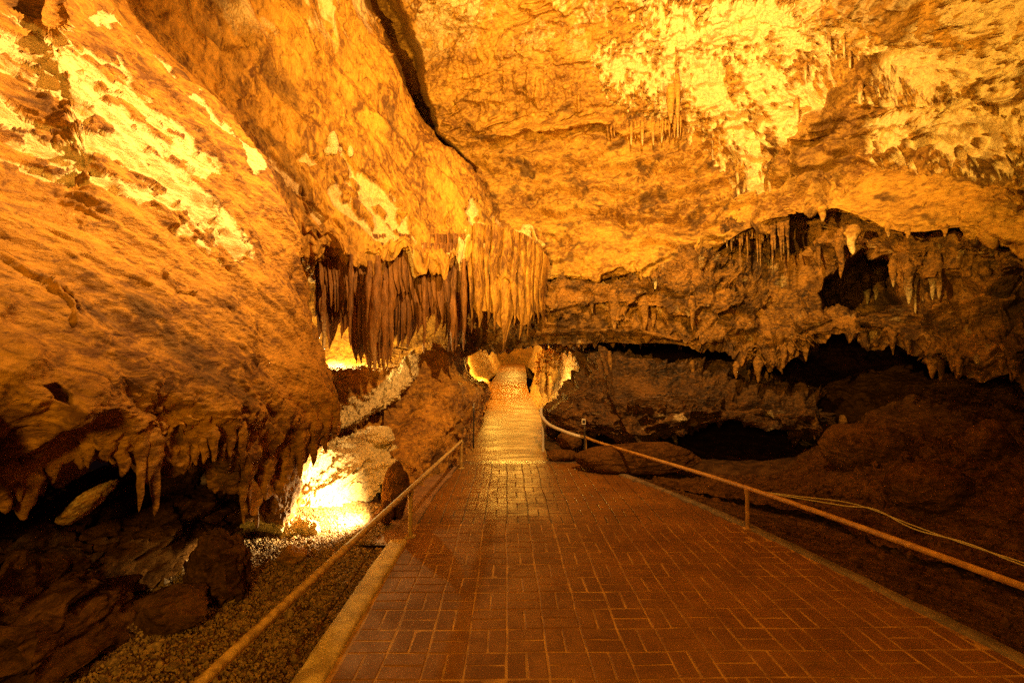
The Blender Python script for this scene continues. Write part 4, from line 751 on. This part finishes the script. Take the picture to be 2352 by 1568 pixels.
# gravel and rubble
import bmesh
bm = bmesh.new(); bmesh.ops.create_icosphere(bm, subdivisions=1, radius=1); iv = np.array([v.co for v in bm.verts]); fi = np.array([[v.index for v in f.verts] for f in bm.faces]); bm.free()
def scatter(name, pts, sizes, mat, lab, cat):
    n = len(pts); sc3 = rng.uniform(.45, 1.2, (n, 1, 3)); a = rng.uniform(0, 6.28, n); ca, sa = np.cos(a)[:, None], np.sin(a)[:, None]
    V = iv[None] * (1 + rng.uniform(-.28, .28, (n, len(iv), 1))) * sc3 * np.asarray(sizes)[:, None, None]
    V = np.stack([V[..., 0] * ca - V[..., 1] * sa, V[..., 0] * sa + V[..., 1] * ca, V[..., 2]], -1) + pts[:, None]
    o = mk(name, V, (fi[None] + (np.arange(n) * len(iv))[:, None, None]).reshape(-1, 3), mat, smooth=False); tag(o, lab, cat, kind='stuff')
n = 60000
gx = rng.uniform(-2.9, -1.1, n); gy = rng.uniform(.9, 5.6, n) ** 1.0; keep = gx < LX(gy) - np.where(gy > 4.44, .30 + .1 * perlin(np.stack([gy * 3, 0 * gy, 0 * gy], 1)), .17); gx, gy = gx[keep], gy[keep]; n = len(gx)
sz = rng.gamma(3.2, .0016, n) + .0022; big = rng.random(n) < .006; sz = np.where(big, rng.uniform(.012, .04, n), sz)
scatter('gravel', np.stack([gx, gy, np.where((gy > 4.4) & (gx > -1.55), .0, floor_z(gx, gy)) + .004], 1), sz, M_gravel, 'loose gravel between the left kerb and the rocks', 'gravel')
n = 9000; gx = rng.uniform(1.5, 5.5, n); gy = rng.uniform(1.0, 7.2, n); keep = gx > RX(gy) + .22; gx, gy = gx[keep], gy[keep]; z1 = floor_z(gx, gy)
m = rng.integers(0, PF.shape[0], 7000), rng.integers(0, PF.shape[1], 7000); pf = PF[m]; pts = np.concatenate([np.stack([gx, gy, z1 + .002], 1), pf])
scatter('rubble', pts, np.where(rng.random(len(pts)) < .03, rng.uniform(.02, .07, len(pts)), rng.gamma(3, .003, len(pts)) + .003), R['dark'], 'dark grit and small rubble over the right floor and mound', 'rubble')

# ================================================================== RAILS AND CABLES
def empty(name, loc):
    o = bpy.data.objects.new(name, None); o.location = loc; C.objects.link(o); o.empty_display_size = .1; bpy.context.view_layer.update(); return o
def adopt(o, root): o.parent = root; o.matrix_parent_inverse = root.matrix_world.inverted() if False else root.matrix_basis.inverted(); return o
def rail(label, pts, r, posts, mat, name='handrail'):
    root = empty(name, (posts[0][0], posts[0][1], 0)); tag(root, label, 'handrail')
    adopt(tube('rail', pts, r, mat, None, 14, 14, lump=.0015), root)
    for (x, y, z0, z1) in posts:
        adopt(tube('base_plate', [(x, y, z0 - .03), (x, y, z0 + .004), (x, y, z0 + .012)], np.full(17, r * 2.3), mat, None, 16, 8), root)
        p = adopt(tube('post', [(x, y, z0 - .05), (x, y, z1 - r * .4)], r * .92, mat, None, 14, 10, lump=.001), root)
        adopt(tube('collar', [(x, y, z1 - .06), (x, y, z1 - .045), (x, y, z1 - .012)], np.full(17, r * 1.25), mat, None, 14, 8), root)
    return root
lp = [w(-1.36, .3, .40), W(460, 1568, 1.86), W(943, 1122, 4.59), W(1060, 1012, 7.4)]
rail('worn yellow handrail running along the left kerb to the tunnel', lp, .024, [(lp[0][0] + .02, .45, 0, .40), (lp[2][0], 4.59, 0, lp[2][2]), (lp[3][0], 7.38, 0, lp[3][2])], M_pipe)
rp = [w(3.35, .6, .42), W(2352, 1347, 2.67), W(1716, 1120, 4.77), W(1392, 1021, 7.3), W(1345, 1004, 7.75)]
rail('long orange handrail running down the right side of the bricks', rp, .022, [(rp[0][0] - .02, .8, 0, .42), (rp[2][0], 4.77, 0, rp[2][2]), (rp[3][0], 7.3, 0, rp[3][2]), (rp[4][0], 7.75, .0, rp[4][2])], M_pipe2)
cp_ = [W(1243, 938, 8.8), W(1244, 955, 8.6), W(1262, 975, 8.3), W(1295, 990, 8.0), W(1320, 999, 7.85), W(1345, 1004, 7.75)]
rail('short curved pale handrail at the right of the tunnel mouth', cp_, .028, [(cp_[1][0] + .02, 8.55, .0, cp_[1][2])], M_box)
# two small box lights on posts
for (u, v0, v1, Y, lab) in ((1088, 928, 978, 8.5, 'small pale box on a thin black post left of the tunnel path'), (1343, 965, 1008, 7.6, 'small pale box on a thin dark post beside the right handrail end')):
    b = W(u, v1, Y); t = W(u, v0, Y); root = empty('box_post', (b[0], b[1], b[2])); tag(root, lab, 'post light')
    adopt(tube('post', [(b[0], b[1], b[2] - .4), (b[0], b[1], t[2])], .014, M_dark, None, 8, 4), root)
    s_ = .03; q = np.array([(x, y, z) for z in (0, .085) for x, y in ((-s_, -s_), (s_, -s_), (s_, s_), (-s_, s_))]) + np.array((t[0] - .02, t[1], t[2] - .06))
    f = np.array([(0, 1, 5, 4), (1, 2, 6, 5), (2, 3, 7, 6), (3, 0, 4, 7), (4, 5, 6, 7), (3, 2, 1, 0)])
    adopt(mk('box', q, f, M_box, None, smooth=False), root)
    q2 = (q - q.mean(0)) * np.array((.7, .5, .55)) + q.mean(0) + np.array((0, -.018, 0)); adopt(mk('lens', q2, f, M_dark, None, smooth=False), root)
# cables
for k, (dv, lab) in enumerate(((0, 'upper thin pale cable strung beside the right handrail over the mound'), (9, 'lower thin pale cable sagging just below its twin beside the right handrail'))):
    pts = [W(1735, 1127, 4.75), W(1840, 1140 + dv * .5, 4.5), W(1940, 1152 + dv, 4.3), W(2010, 1172 - dv * .3, 4.15), W(2100, 1207 + dv * .8, 3.9), W(2220, 1250 - dv * .4, 3.6), W(2352, 1292 + dv * .7, 3.3), W(2600, 1380, 2.9)]
    o = tube('cable', pts, .0045 + .001 * k, M_cable, None, 6, 10); tag(o, lab, 'cable')
